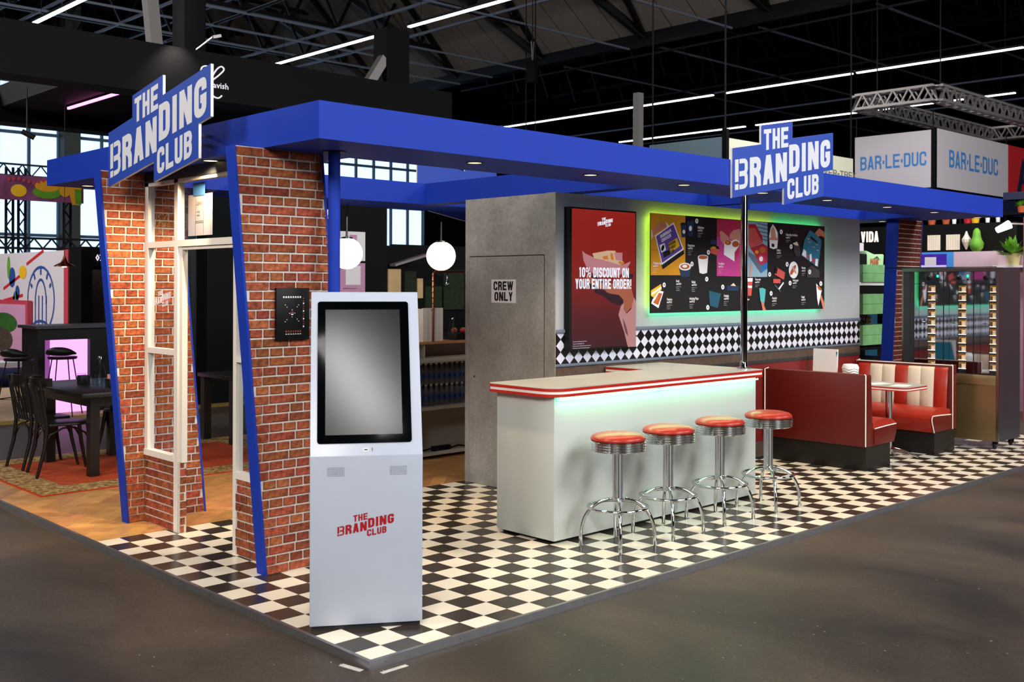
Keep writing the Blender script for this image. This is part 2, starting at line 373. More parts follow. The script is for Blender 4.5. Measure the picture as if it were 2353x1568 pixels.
def rrect(x0, y0, x1, y1, r, n=5):
    rs = r if isinstance(r, (list, tuple)) else (r, r, r, r)   # order: x1y1, x0y1, x0y0, x1y0
    out = []
    for (cx, cy, a), q in zip(((x1, y1, 0), (x0, y1, PI / 2), (x0, y0, PI), (x1, y0, 1.5 * PI)), rs):
        if q <= 0: out.append((cx, cy)); continue
        sx = -1 if cx == x1 else 1; sy = -1 if cy == y1 else 1
        out += arc(cx + sx * q, cy + sy * q, q, a, a + PI / 2, n)
    return out

# ---------------------------------------------------------------- lettering
def rpath(pts, r, closed=False, n=4):
    out = []; m = len(pts)
    for i, p in enumerate(pts):
        rr = r[i] if isinstance(r, (list, tuple)) else r
        if (not closed and i in (0, m - 1)) or rr <= 0: out.append(Vector(p)); continue
        P = Vector(p); A = Vector(pts[i - 1]); B = Vector(pts[(i + 1) % m]); da = (A - P); db = (B - P)
        q = min(rr, da.length * 0.499, db.length * 0.499); a = P + da.normalized() * q; b = P + db.normalized() * q
        for k in range(n + 1): t = k / n; out.append(a * (1 - t) ** 2 + P * 2 * t * (1 - t) + b * t * t)
    return out
def stroke(pts, t, closed=False):
    m = len(pts); L_, R_ = [], []
    for i in range(m):
        if closed: d1 = (pts[i] - pts[i - 1]).normalized(); d2 = (pts[(i + 1) % m] - pts[i]).normalized()
        else:
            d1 = (pts[i] - pts[i - 1]).normalized() if i else (pts[1] - pts[0]).normalized()
            d2 = (pts[i + 1] - pts[i]).normalized() if i < m - 1 else d1
        n1 = Vector((-d1.y, d1.x)); n2 = Vector((-d2.y, d2.x)); nn = (n1 + n2)
        if nn.length < 1e-6: nn = n1
        nn.normalize(); k = t / 2 / max(0.35, nn.dot(n1)); L_.append(pts[i] + nn * k); R_.append(pts[i] - nn * k)
    q = []
    for i in range(m if closed else m - 1): j = (i + 1) % m; q.append([R_[i], R_[j], L_[j], L_[i]])
    return q
def glyph(ch, w, t):
    a = t / 2; r = 0.2; q = []
    def P(*pts, rr=0, c=False, tt=None): q.extend(stroke(rpath([Vector(p) for p in pts], rr, c), tt or t, c))
    def F(*pts): q.append([Vector(p) for p in pts])
    X, Y = w - a, 1 - a; M = w / 2
    if ch == 'T': P((0, Y), (w, Y)); P((M, 0), (M, Y))
    elif ch == 'H': P((a, 0), (a, 1)); P((X, 0), (X, 1)); P((a, .5), (X, .5))
    elif ch == 'E': P((a, 0), (a, 1)); P((a, Y), (w, Y)); P((a, a), (w, a)); P((a, .5), (w * .92, .5))
    elif ch == 'F': P((a, 0), (a, 1)); P((a, Y), (w, Y)); P((a, .5), (w * .9, .5))
    elif ch in 'BRP8':
        P((a, 0), (a, 1)); P((a, Y), (X, Y), (X, .52), (a, .52), rr=r)
        if ch in 'B8': P((a, .52), (X, .52), (X, a), (a, a), rr=r)
        if ch == 'R': P((M, .5), (X, .36), (X, 0), rr=.12)
    elif ch == 'b':   # the stencil B of the logo: an exclamation mark followed by an open B
        F((0, .26), (t * .8, .26), (t * .8, 1), (0, 1)); F((0, 0), (t * .8, 0), (t * .8, .19), (0, .19)); x = t * .8 + .04; q_ = .15; h_ = q_ / 2
        P((x, 1 - h_), (w - h_, 1 - h_), (w - h_, .52), (x, .52), rr=.14, tt=q_); P((x, .50), (w - h_, .50), (w - h_, h_), (x, h_), rr=.14, tt=q_)
    elif ch == 'A': F((0, 0), (t, 0), (M + t * .45, 1), (M - t * .55, 1)); F((w - t, 0), (w, 0), (M + t * .55, 1), (M - t * .45, 1)); F((w * .2, .18), (w * .8, .18), (w * .76, .36), (w * .24, .36))
    elif ch == 'V': F((0, 1), (t, 1), (M + t * .45, 0), (M - t * .55, 0)); F((w - t, 1), (w, 1), (M + t * .55, 0), (M - t * .45, 0))
    elif ch == 'N': P((a, 0), (a, 1)); P((X, 0), (X, 1)); F((0, 1), (t * 1.05, 1), (w, 0), (w - t * 1.05, 0))
    elif ch == 'D': P((a, a), (X, a), (X, Y), (a, Y), rr=[0, r, r, 0], c=True)
    elif ch in 'O0': P((a, a), (X, a), (X, Y), (a, Y), rr=r, c=True)
    elif ch in 'I': P((M, 0), (M, 1))
    elif ch == '1': P((M, 0), (M, 1)); F((0, .74), (M, .82), (M, 1), (M - .05, 1), (0, .9))
    elif ch == 'G': P((X, .66), (X, Y), (a, Y), (a, a), (X, a), (X, .46), (w * .5, .46), rr=[0, r, r, r, r, 0, 0])
    elif ch == 'C': P((X, .64), (X, Y), (a, Y), (a, a), (X, a), (X, .36), rr=r)
    elif ch == 'L': P((a, 1), (a, a), (w, a))
    elif ch == 'U': P((a, 1), (a, a), (X, a), (X, 1), rr=r)
    elif ch == 'S': P((X, .7), (X, Y), (a, Y), (a, .52), (X, .48), (X, a), (a, a), (a, .3), rr=.17)
    elif ch == 'Y': F((0, 1), (t, 1), (M + t * .5, .42), (M - t * .5, .42)); F((w - t, 1), (w, 1), (M + t * .5, .42), (M - t * .5, .42)); P((M, 0), (M, .5))
    elif ch == 'W': 
        for k in (0, 1): x0 = k * (w - t) / 2; F((x0, 1), (x0 + t * .9, 1), (x0 + w * .25 + t * .5, 0), (x0 + w * .25 - t * .35, 0)); x1 = x0 + (w - t) / 2; F((x1, 1), (x1 + t * .9, 1), (x0 + w * .25 + t * .6, 0), (x0 + w * .25 - t * .3, 0))
    elif ch == 'K': P((a, 0), (a, 1)); F((t, .4), (w - t, 1), (w, 1), (t, .62)); F((t, .5), (w - t, 0), (w, 0), (t * 1.6, .68))
    elif ch == 'M': P((a, 0), (a, 1)); P((X, 0), (X, 1)); F((0, 1), (t, 1), (M + t * .4, .3), (M - t * .4, .3)); F((w - t, 1), (w, 1), (M + t * .4, .3), (M - t * .4, .3))
    elif ch == '!': F((M - a, .28), (M + a, .28), (M + a, 1), (M - a, 1)); F((M - a, 0), (M + a, 0), (M + a, .18), (M - a, .18))
    elif ch == '%':
        for x0, y0 in ((0, .5), (w * .55, 0)): P((x0 + .07, y0 + .07), (x0 + w * .45 - .07, y0 + .07), (x0 + w * .45 - .07, y0 + .43), (x0 + .07, y0 + .43), rr=.12, c=True, tt=.12)
        F((w * .2, 0), (w * .32, 0), (w * .8, 1), (w * .68, 1))
    elif ch == '.': F((M - a, .35), (M + a, .35), (M + a, .6), (M - a, .6))
    elif ch == '-': F((0, .38), (w, .38), (w, .58), (0, .58))
    return q
WID = {'I': .26, '1': .36, '!': .26, ' ': .22, 'W': .86, 'M': .74, '%': .95, '.': .2, '-': .3, 'N': .6, 'b': .62}
def text_quads(txt, x, y, h, width=None, t=.2, w=.56, gap=.1):
    ws = [WID.get(c, w) for c in txt]; tot = sum(ws) + gap * (len(txt) - 1); sx = (width / tot) if width else h
    out = []; cx = x
    for c, cw in zip(txt, ws):
        tt = t
        for qd in glyph(c, cw, tt): out.append([(cx + p.x * sx, y + p.y * h) for p in qd])
        cx += (cw + gap) * sx
    return out
def logo_quads(w=1.565):
    k = w / 1.565; o = []
    o += text_quads('THE', .448 * k, .487 * k, .173 * k, .373 * k, t=.205)
    o += text_quads('bRAN', .036 * k, .198 * k, .246 * k, .765 * k, t=.215)
    o += text_quads('DING', .834 * k, .255 * k, .248 * k, .678 * k, t=.215)
    o += text_quads('CLUB', .808 * k, .035 * k, .177 * k, .508 * k, t=.205)
    return [[(x, y + .17 * x) for x, y in q] for q in o]
def bfont(txt, h, bold=0.0, cond=0.7, shear=0.0):
    c = bpy.data.curves.new('t', 'FONT'); c.body = txt; c.size = h * 1.38; c.offset = bold * h; c.resolution_u = 1; c.shear = shear
    o = bpy.data.objects.new('t', c); me = bpy.data.meshes.new_from_object(o)
    vs = [(v.co.x * cond, v.co.y) for v in me.vertices]; fs = [tuple(p.vertices) for p in me.polygons]
    bpy.data.objects.remove(o); bpy.data.meshes.remove(me); bpy.data.curves.remove(c)
    return vs, fs
def spline(pts, n=6):
    out = []; P = [Vector(p) for p in pts]
    for i in range(len(P) - 1):
        a, b, c, d = P[max(i - 1, 0)], P[i], P[i + 1], P[min(i + 2, len(P) - 1)]
        for k in range(n): t = k / n; out.append(.5 * ((2 * b) + (c - a) * t + (2 * a - 5 * b + 4 * c - d) * t * t + (3 * b - a - 3 * c + d) * t ** 3))
    return out + [P[-1]]
class Plane:   # writes flat 2D shapes into a real plane: origin + x*U + y*V, lifted by n*N
    def __init__(s, o, U, V): s.o = Vector(o); s.U = Vector(U).normalized(); s.V = Vector(V).normalized(); s.N = s.U.cross(s.V)
    def at(s, x, y, n=0): return s.o + s.U * x + s.V * y + s.N * n
    def quads(s, mb, qs, n=0.001, mi=0, th=0):
        for k, q in enumerate(qs):
            p = [s.at(x, y, n + (k % 9) * .00002) for x, y in q]
            if th: mb.prism(p, s.N * th, mi)
            else: mb.poly(p, mi)
    def font(s, mb, txt, x, y, h, n=0.001, mi=0, **k):
        vs, fs = bfont(txt, h, **k); mb.add([s.at(x + a, y + b, n) for a, b in vs], fs, mi)

# ================================================================ THE STAND: platform and floors
T = 0.165
PX1 = 9.66
fl_ = tag(MB().box(-30, -30, -0.14, 60, 60, -0.04).build('floor', 'hall_concrete'), 'worn dark grey concrete hall floor around the stand platform', 'floor', kind='structure')
plat = thing('floor', 'raised platform with black and cream checkered tiles and herringbone planks', 'floor', (0, 0, -0.04), kind='structure')
MB().box(-0.163, -0.142, -0.04, PX1, 6.86, -0.0035).build('platform_base', 'grout', plat)
tr = MB().box(-0.171, -0.150, -0.04, PX1, -0.142, 0.001).build('edge_trim', 'aluminium', plat)
MB().box(-0.171, -0.142, -0.04, -0.163, 6.86, 0.001).build('edge_trim', 'aluminium', plat)
MB().box(-0.163, -0.142, -0.0035, PX1, -0.130, 0.001).build('trim_lip', 'aluminium', plat)
MB().box(-0.163, -0.130, -0.0035, -0.151, 6.86, 0.001).build('trim_lip', 'aluminium', plat)
for k in range(22):
    m = MB(); x = -0.08 + k * 0.45; m.lathe([(0.004, 0), (0.004, 0.002)], (0, 0, 0), 8); m.v = [(x + a, -0.1505 - c, -0.018 + b) for a, b, c in m.v]; m.build('screw', 'steel', plat)
for k in range(15):
    m = MB(); y = -0.06 + k * 0.45; m.lathe([(0.004, 0), (0.004, 0.002)], (0, 0, 0), 8); m.v = [(-0.1715 - c, y + a, -0.018 + b) for a, b, c in m.v]; m.build('screw', 'steel', plat)
gap = 0.0008; tmesh = {}
for c, mn in ((0, 'tile_white'), (1, 'tile_black')):
    tmesh[c] = MB().box(gap, gap, -0.004, T - gap, T - gap, 0.0).mesh('tile', mn)
cells = []
for i in range(-1, 59):
    for j in range(-1, 18):
        x0, y0 = max(i * T, -0.151), max(j * T, -0.130); x1, y1 = min((i + 1) * T, PX1), (j + 1) * T
        if x1 - x0 < .02: continue
        if 3.15 < x0 and x1 < 9.6 and y0 > 1.98: hidden = 1
        else: hidden = 0
        d = (Vector(((x0 + x1) / 2, (y0 + y1) / 2, 0)) - CAM).length + hidden * 50
        cells.append((d, i, j, x0, y0, x1, y1))
cells.sort(); rest = MB()
for n, (d, i, j, x0, y0, x1, y1) in enumerate(cells):
    c = (i + j) % 2
    if n < 300:
        if i >= 0 and j >= 0:
            o = bpy.data.objects.new('tile', tmesh[c]); S.collection.objects.link(o); o.parent = plat; o.location = (x0, y0, 0.04 )
        else: MB().box(x0 + gap, y0 + gap, -0.004, x1 - gap, y1 - gap, 0).build('tile', ('tile_white', 'tile_black')[c], plat)
    else: rest.box(x0 + gap, y0 + gap, -0.004, x1 - gap, y1 - gap, 0, c)
rest.build('tile', ['tile_white', 'tile_black'], plat)['kind'] = 'stuff'
# herringbone planks
def clip(poly, x0, y0, x1, y1):
    for ax, v, sg in ((0, x0, 1), (0, x1, -1), (1, y0, 1), (1, y1, -1)):
        out = []
        for k in range(len(poly)):
            a, b = poly[k - 1], poly[k]; ia, ib = (a[ax] - v) * sg >= 0, (b[ax] - v) * sg >= 0
            if ia != ib: t = (v - a[ax]) / (b[ax] - a[ax]); out.append(tuple(a[q] + (b[q] - a[q]) * t for q in (0, 1)))
            if ib: out.append(b)
        poly = out
        if len(poly) < 3: return None
    return poly
PW, PL = 0.12, 0.48; planks = []
c45 = math.cos(PI / 4)
for i in range(-60, 90):
    for j in range(-14, 26):
        bx = i * PW + j * 2 * PL; by = -i * PW
        for q in (((bx, by), (bx + PL, by), (bx + PL, by + PW), (bx, by + PW)), ((bx + PL, by), (bx + PL + PW, by), (bx + PL + PW, by + PL), (bx + PL, by + PL))):
            g = 0.0006; cx = sum(p[0] for p in q) / 4; cy = sum(p[1] for p in q) / 4
            pts = [(cx + (p[0] - cx) - g * (1 if p[0] > cx else -1), cy + (p[1] - cy) - g * (1 if p[1] > cy else -1)) for p in q]
            pts = [((x - y) * c45 - 1.0, (x + y) * c45 + 1.5) for x, y in pts]
            mx = sum(p[0] for p in pts) / 4; my = sum(p[1] for p in pts) / 4
            if not (-1 < mx < 5.6 and 2.4 < my < 7.3): continue
            pp = clip(pts, -0.151, 2.972, 5.2, 6.86)
            if pp: planks.append(((Vector((mx, my, 0)) - CAM).length + (50 if (mx > 3.2 and my < 3.9) else 0), pp))
planks.sort(key=lambda p: p[0]); restp = MB()
for n, (d, pp) in enumerate(planks):
    m = restp if n >= 300 else MB()
    m.prism([(x, y, -0.004) for x, y in pp], (0, 0, 0.004))
    if n < 300: m.build('plank', 'wood_plank', plat)
if restp.v: restp.build('plank', 'wood_plank', plat)['kind'] = 'stuff'
# tape marks on the concrete by the platform corner
for p0, p1, w, lb in (((-0.222, 0.004), (-0.198, -0.126), 0.030, 'short grey tape mark on the concrete left of the platform corner'), ((-0.150, -0.212), (-0.005, -0.212), 0.026, 'short grey tape mark on the concrete right of the platform corner')):
    a = Vector((*p0, -0.0395)); b = Vector((*p1, -0.0395)); m = MB().bar(a, b, w, 0.0012); tag(m.build('floor_tape', 'mortar'), lb, 'tape')

# ================================================================ canopy
ZB, ZT = 2.531, 2.741
cano = thing('canopy', 'bright blue flat canopy ring over the whole stand', 'canopy', (0.206, 0.861, ZB))
for nm, b in (('front_beam', (0.206, 0.861, 9.497, 1.51)), ('left_beam', (0.206, 1.5101, 0.85, 4.892)), ('right_beam', (8.85, 1.5101, 9.497, 4.892)), ('back_beam', (0.8501, 4.22, 8.8499, 4.892)),
              ('cross_beam', (3.64, 1.5101, 3.83, 4.2199)), ('cross_beam', (5.70, 1.5101, 5.82, 2.2799)), ('middle_beam', (3.8301, 2.28, 5.82, 2.9)), ('middle_beam', (6.45, 2.28, 8.8499, 2.9)), ('cross_beam', (6.45, 2.9001, 6.6, 4.2199))):
    MB().box(b[0], b[1], ZB, b[2], b[3], ZT).build(nm, 'blue', cano)
DL = [(1.58, 1.13), (2.68, 1.105), (3.77, 1.09), (4.83, 1.05), (5.92, 1.06), (7.11, 1.07), (8.18, 1.07), (9.36, 1.10), (9.32, 2.27), (0.295, 2.27), (0.445, 3.58), (0.44, 4.64), (0.62, 2.75)]  # the last one is added out of view to brighten the inner brick
PLACE = ['above the kiosk screen', 'between kiosk and bar', 'over the bar near end', 'left of the chrome pole', 'right of the front sign', 'above the near red booth', 'above the far red booth', 'at the right tip of the front beam', 'by the far brick pillar', 'over the door opening of the left beam', 'over the left window of the facade', 'at the far end of the left beam', 'added unseen to brighten brick behind the doorway']
def downlight(x, y, lab, en, aim=None, first=[None]):
    t = thing('downlight', 'round recessed downlight, black rim and warm disc, ' + lab, 'downlight', (x, y, ZB), group='recessed downlights in the blue canopy')
    if first[0] is None:
        m = MB(); m.lathe([(0.062, 0.0), (0.062, -0.004), (0.046, -0.004), (0.046, 0.0)], n=24, cap=False); a = m.mesh('rim', 'black', smooth=40)
        m = MB(); m.lathe([(0.046, -0.0005), (0.046, -0.002)], n=24); first[0] = (a, m.mesh('lens', 'downlight_disc'))
    for nm, me in zip(('rim', 'lens'), first[0]):
        o = bpy.data.objects.new(nm, me); S.collection.objects.link(o); o.parent = t
    l = bpy.data.lights.new('downlight_beam', 'SPOT'); l.energy = en; l.color = (1.0, 0.72, 0.42); l.spot_size = math.radians(115); l.spot_blend = 0.8; l.shadow_soft_size = 0.04
    lo = bpy.data.objects.new('downlight_beam', l); S.collection.objects.link(lo); lo.parent = t; lo.location = (0, 0, -0.012)
    if aim: l.spot_size = math.radians(75); lo.rotation_euler = (Vector(aim) - Vector((x, y, ZB))).to_track_quat('-Z', 'Y').to_euler()
DLE = [75, 90, 70, 52, 60, 46, 50, 26, 14, 260, 60, 14, 160]
for k, ((x, y), p, e) in enumerate(zip(DL, PLACE, DLE)): downlight(x, y, p, e, {9: (0.18, 3.35, 1.45), 12: (0.55, 3.35, 1.2)}.get(k))

# ================================================================ blue signs with the club name
OUT = [(0, .14), (.757, .14), (.757, 0), (1.405, 0), (1.405, .223), (1.565, .223), (1.565, .557), (.89, .557), (.89, .695), (.41, .695), (.41, .54), (0, .54)]
def sign(pl, label, letters=True, k=1.0):
    t = thing('name_sign', label, 'sign', tuple(pl.o))
    o = [(x * k, (y + .17 * x) * k) for x, y in OUT]
    m = MB(); m.prism([pl.at(x, y, 0.0) for x, y in o], pl.N * 0.018); m.build('board', 'sign_edge', t)
    m = MB(); m.poly([pl.at(x, y, 0.0186) for x, y in o]); fc = m.build('face', 'sign_blue', t)
    if letters: m = MB(); pl.quads(m, logo_quads(1.565 * k), 0.0195); m.build('lettering', 'sign_white', fc)
    else: m = MB(); m.poly([pl.at(x, y, -0.0006) for x, y in o]); m.build('face', 'sign_blue', t)
    return t
s1 = sign(Plane((0.010, 3.150, 2.262), (0, -1, 0), (0, 0, 1)), 'blue stepped club name sign with white letters on the left side of the canopy', k=.935)
for y, z in ((2.85, 2.62), (2.1, 2.66), (2.1, 2.60)): MB().bar((.010, y, z), (.206, y, z), .02).build('bracket', 'steel', s1)
sign(Plane((4.075, 0.859, 2.29), (1, 0, 0), (0, 0, 1)), 'blue stepped club name sign with white letters on the front beam above the bar pole')
sign(Plane((5.625, 4.894, 2.29), (-1, 0, 0), (0, 0, 1)), 'blue back of a third name sign standing on the rear canopy beam', False)

# ================================================================ brick pillars and facade
BH, BJ = 0.0562, 0.0112
bmesh_cache = {}
def brick_mesh(L, axis, v, mn):
    key = (round(L, 4), axis, v, mn)
    if key in bmesh_cache: return bmesh_cache[key]
    rnd = random.Random(v * 7 + int(L * 1000)); H = BH - BJ; dpt = 0.012; m = MB(); b = 0.0035
    out = []
    for (a, c) in ((0, 0), (L, 0), (L, H), (0, H)): out.append((a, c))
    j = lambda s: (rnd.random() - .5) * s
    back = [(a + j(.002), dpt, c + j(.002)) for a, c in out]
    front = [(a + (b if a == 0 else -b) + j(.003), -0.003 + j(.002), c + (b if c == 0 else -b) + j(.003)) for a, c in out]
    mid = [(a + j(.002), 0.001, c + j(.002)) for a, c in out]
    vs = back + mid + front; fs = [(8, 9, 10, 11)]
    for k in range(4): q = (k + 1) % 4; fs.append((k, q, 4 + q, 4 + k)); fs.append((4 + k, 4 + q, 8 + q, 8 + k))
    if axis == 'y': vs = [(y, -x, z) for x, y, z in vs]     # wall facing -X, length runs towards -Y
    m.add(vs, fs); bmesh_cache[key] = m.mesh('brick', mn); return bmesh_cache[key]
def bricks(parent, axis, face, lo, hi, z0, z1, mn='brick', phase=0.0, z_off=0.0):
    """lo(z), hi(z) give the run's ends; axis x: wall face at y=face; axis y: wall face at x=face"""
    off = org(parent); row = 0; z = z0
    while z < z1 - 0.015:
        L = 0.181 if row % 2 == 0 else 0.0925
        h = min(BH - BJ, z1 - z); u = math.floor((min(lo(z), lo(z + h)) - phase) / L) * L + phase + (0.02 if row % 4 < 2 else 0.065)
        u -= L
        while u < max(hi(z), hi(z + h)):
            a0, a1 = u + BJ / 2, u + L - BJ / 2; zz = z
            l0, l1, h0, h1 = lo(z), lo(z + h), hi(z), hi(z + h)
            if a0 >= max(l0, l1) and a1 <= min(h0, h1) and h > BH - BJ - 1e-5:
                me = brick_mesh(a1 - a0, axis, random.randrange(4), mn); o = bpy.data.objects.new('brick', me); S.collection.objects.link(o); o.parent = parent
                o.location = ((a0, face, zz) if axis == 'x' else (face, a1, zz)); o.location = Vector(o.location) - off
            else:
                p = [(max(a0, l0), zz), (min(a1, h0), zz), (min(a1, h1), zz + h), (max(a0, l1), zz + h)]
                if min(p[1][0] - p[0][0], p[2][0] - p[3][0]) > 0.012:
                    if axis == 'x': MB().prism([(a, face - 0.003, b) for a, b in p], (0, 0.014, 0)).build('brick', mn, parent)
                    else: MB().prism([(face - 0.003, a, b) for a, b in p], (0.014, 0, 0)).build('brick', mn, parent)
            u += L
        z += BH; row += 1
def pillar(y0, y1, lo, hi, label, mn='brick', back=True, loc=None):
    t = thing('brick_pillar', label, 'pillar', (lo(0), y0, 0))
    z1 = ZB - 0.001; e = 0.014
    m = MB(); m.prism([(lo(0) + e, y0 + 0.006, 0), (hi(0) - e, y0 + 0.006, 0), (hi(z1) - e, y0 + 0.006, z1), (lo(z1) + e, y0 + 0.006, z1)], (0, y1 - y0 - 0.006, 0)); m.build('mortar_slab', 'mortar', t)
    for f, s in ((lo, 0), (hi, -e)):
        m = MB(); m.prism([(f(0) + s, y0 - 0.001, 0), (f(0) + s + e, y0 - 0.001, 0), (f(z1) + s + e, y0 - 0.001, z1), (f(z1) + s, y0 - 0.001, z1)], (0, y1 - y0 + 0.001, 0)); m.build('edge_board', 'blue', t)
    bricks(t, 'x', y0 + 0.001, lambda z: lo(z) + e + .001, lambda z: hi(z) - e - .001, 0.006, z1, mn)
    return t
pillar(1.446, 1.540, lambda z: .222 - .0845 * z, lambda z: .832 - .0855 * z, 'leaning brick clad pillar with blue edges nearest the kiosk')
pillar(3.356, 3.450, lambda z: .222 - .0845 * z, lambda z: .832 - .0855 * z, 'leaning brick clad pillar with blue edges left of the white framed window')
pillar(1.90, 2.05, lambda z: 8.80 + .0845 * z, lambda z: 9.44 + .0845 * z, 'leaning brick clad pillar with blue edge behind the steel vending wall', 'brick_far')

FX = 0.345; FB = 0.395
fac = thing('entrance_facade', 'white framed entrance with glazed windows and brick plinths between two leaning pillars', 'facade', (FX, 2.45, 0))
def fb(nm, y0, z0, y1, z1, x0=FX, x1=FB, mn='white_wood'): return MB().box(x0, y0, z0, x1, y1, z1).build(nm, mn, fac)
fb('window_post', 3.30, .53, 3.355, 2.455)
fb('door_post', 2.835, 0, 2.89, 2.455)
fb('door_post', 2.785, 0.49, 2.8345, 1.985, FX + .01)
fb('door_post', 2.02, 0, 2.06, 1.985)
fb('lintel', 1.541, 2.455, 3.355, 2.53, FX - .004, FB + .004, 'charcoal')
fb('top_rail', 1.541, 2.43, 3.355, 2.4549)
fb('transom_bar', 2.8901, 1.985, 3.2999, 2.028); fb('door_head', 1.541, 1.9851, 2.8349, 2.030); fb('door_head_trim', 2.0601, 1.962, 2.7849, 1.985, FX + .012)
fb('window_bar', 2.8901, 1.228, 3.2999, 1.268); fb('window_bar', 1.541, 1.228, 2.0199, 1.268)
fb('sill', 2.8901, .486, 3.355, .5299, FX - .006); fb('sill', 1.541, .486, 2.0199, .5299, FX - .006)
for a, b, c, d in ((2.89, .53, 3.30, 1.228), (2.89, 1.268, 3.30, 1.985), (2.89, 2.028, 3.30, 2.43), (1.541, 2.03, 2.835, 2.43), (1.541, .53, 2.02, 1.228), (1.541, 1.268, 2.02, 1.985)):
    MB().box(FX + .022, a + .001, b + .001, FX + .026, c - .001, d - .001).build('pane', 'window_glass', fac)
for a, c in ((2.8901, 3.3545), (1.541, 2.0199)):
    MB().box(FX + .006, a, 0, FB, c, .4858).build('plinth_wall', 'mortar', fac)
    bricks(fac, 'y', FX + .001, lambda z, a=a: a, lambda z, c=c: c, .006, .486)
for x0, y0 in ((FX + .001, 2.835),):
    MB().box(FX + .004, 2.80, 0, FB, 2.8349, .4858).build('plinth_return', 'mortar', fac)
    bricks(fac, 'x', 2.80 - .001, lambda z: FX + .005, lambda z: FB, .006, .486)
pl = Plane((FX + .0205, 3.272, 1.528), (0, -1, 0), (0, 0, 1)); m = MB(); pl.quads(m, logo_quads(.30), 0.0); m.build('glass_lettering', 'print_white', fac)
m = MB(); rnd = random.Random(3)
pl = Plane((FX + .0205, 3.24, 2.04), (0, -1, 0), (0, 0, 1))
for k in range(150):   # gold leaf script sticker, an abstract scribble of short strokes
    x = rnd.uniform(0, .25); y = rnd.uniform(.0, .30)
    if x < .11 and y > .20: continue
    a = rnd.uniform(0.4, 2.4); l = rnd.uniform(.008, .03); pl.quads(m, stroke([Vector((x, y)), Vector((x + l * math.cos(a), y + l * math.sin(a)))], .0028), 0.0)
m.build('glass_sticker', 'gold_print', fac)
t = thing('paper_poster', 'pale pink paper sheet with a drinks can taped inside the glass above the door', 'poster', (FX + .05, 2.6, 2.06))
m = MB(); m.box(FX + .030, 2.397, 2.055, FX + .0315, 2.74, 2.335); m.build('sheet', 'poster_paper', t)
m = MB(); m.box(FX + .0285, 2.50, 2.325, FX + .0295, 2.667, 2.415); m.build('tape', 'tape_blue', t)
pl = Plane((FX + .0295, 2.74, 2.055), (0, -1, 0), (0, 0, 1)); m = MB()
for a, b, c, d in ((.105, .005, .108, .275), (.218, .005, .221, .275), (.108, .085, .218, .088), (.108, .095, .218, .098)): pl.quads(m, [[(a, b), (c, b), (c, d), (a, d)]], 0)
pl.font(m, 'Lavish', .115, .205, .035, 0.0, cond=.8, shear=.3); pl.font(m, 'energy', .118, .155, .018, 0, cond=.8); pl.font(m, 'water', .125, .13, .018, 0, cond=.8); m.build('print', 'charcoal', t)

# blue round post beside the front pillar
t = thing('round_post', 'round bright blue post between the front brick pillar and the kiosk', 'post', (.60, 1.30, 0))
m = MB(); m.lathe([(.036, 0), (.036, ZB)], (.60, 1.30, 0), 24); m.build('tube', 'blue', t, smooth=40)
m = MB(); m.lathe([(.070, ZB - .006), (.070, ZB)], (.60, 1.30, 0), 24); m.build('collar', 'black', t)

# black framed print with punched holes on the pillar
t = thing('wall_print', 'small black menu frame with punched dots hanging on the front brick pillar', 'frame', (.39, 1.44, 1.39))
MB().box(.280, 1.425, 1.392, .508, 1.4425, 1.704).build('panel', 'black', t, bevel=.002)
pl = Plane((.280, 1.4245, 1.392), (1, 0, 0), (0, 0, 1)); m = MB()
for k in range(8): x = .045 + k * .0162; pl.quads(m, [[(x, .252), (x + .010, .252), (x + .010, .262), (x, .262)]], 0)
for k in range(7): x = .062 + k * .0162; pl.quads(m, [[(x, .045), (x + .010, .045), (x + .010, .057), (x, .057)]], 0, 1); pl.quads(m, [[(x, .033), (x + .010, .033), (x + .010, .037), (x, .037)]], 0)
for k in range(12): y = .075 + k * .0155; pl.quads(m, [[(.182, y), (.190, y), (.190, y + .009), (.182, y + .009)]], 0, 1 if k % 3 else 0)
for x, y in ((.060, .210), (.072, .197), (.152, .210), (.142, .198), (.060, .110), (.072, .122), (.152, .112), (.142, .124), (.107, .18), (.107, .138), (.089, .160), (.125, .160)): m.poly([pl.at(x + .0028 * math.cos(a * PI / 4), y + .0028 * math.sin(a * PI / 4), 0) for a in range(8)], 0)
m.poly([pl.at(.107 + .011 * math.cos(a * PI / 8), .160 + .011 * math.sin(a * PI / 8), 0.0002) for a in range(16)], 1); m.poly([pl.at(.107 + .011 * math.cos(a * PI / 8), .160 + .011 * math.sin(a * PI / 8), 0.0004) for a in range(9, 16)], 0)
m.build('holes', ['paper_white', 'brick_far'], t)

# ================================================================ grey back wall and concrete-look box
WX0, WX1, WY = 3.07, 7.99, 1.85
wb = thing('wall_back', 'light grey partition wall behind the bar with diamond band and dark red dado', 'wall', (0, 0, 0), kind='structure')
for k, (a, b) in enumerate(((WX0, 3.646), (3.648, 5.8), (5.802, WX1))): MB().box(a, WY, 1.362, b, WY + .09, 2.475).build('wall_panel', 'grey_wall', wb)
MB().box(WX0, WY + .002, 0.0, WX1, WY + .09, 1.3619).build('core', 'charcoal', wb)
MB().box(WX0, WY - .001, 1.085, WX1, WY + .0019, 1.335).build('diamond_band', 'diamond_print', wb)
MB().box(WX0, WY - .014, 1.336, WX1, WY - .0001, 1.366).build('upper_rail', 'rail_blue', wb, bevel=.003)
MB().box(WX0, WY - .014, 1.062, WX1, WY + .0019, 1.0845).build('lower_rail', 'rail_blue', wb, bevel=.003)
MB().box(WX0, WY - .004, .978, WX1, WY + .0019, 1.0615).build('wood_strip', 'wood_dark', wb)
MB().box(WX0, WY - .008, .948, WX1, WY + .0019, .9775).build('dark_strip', 'charcoal', wb)
MB().box(WX0, WY, .17, WX1, WY + .0019, .9475).build('red_panel', 'dark_red_panel', wb)
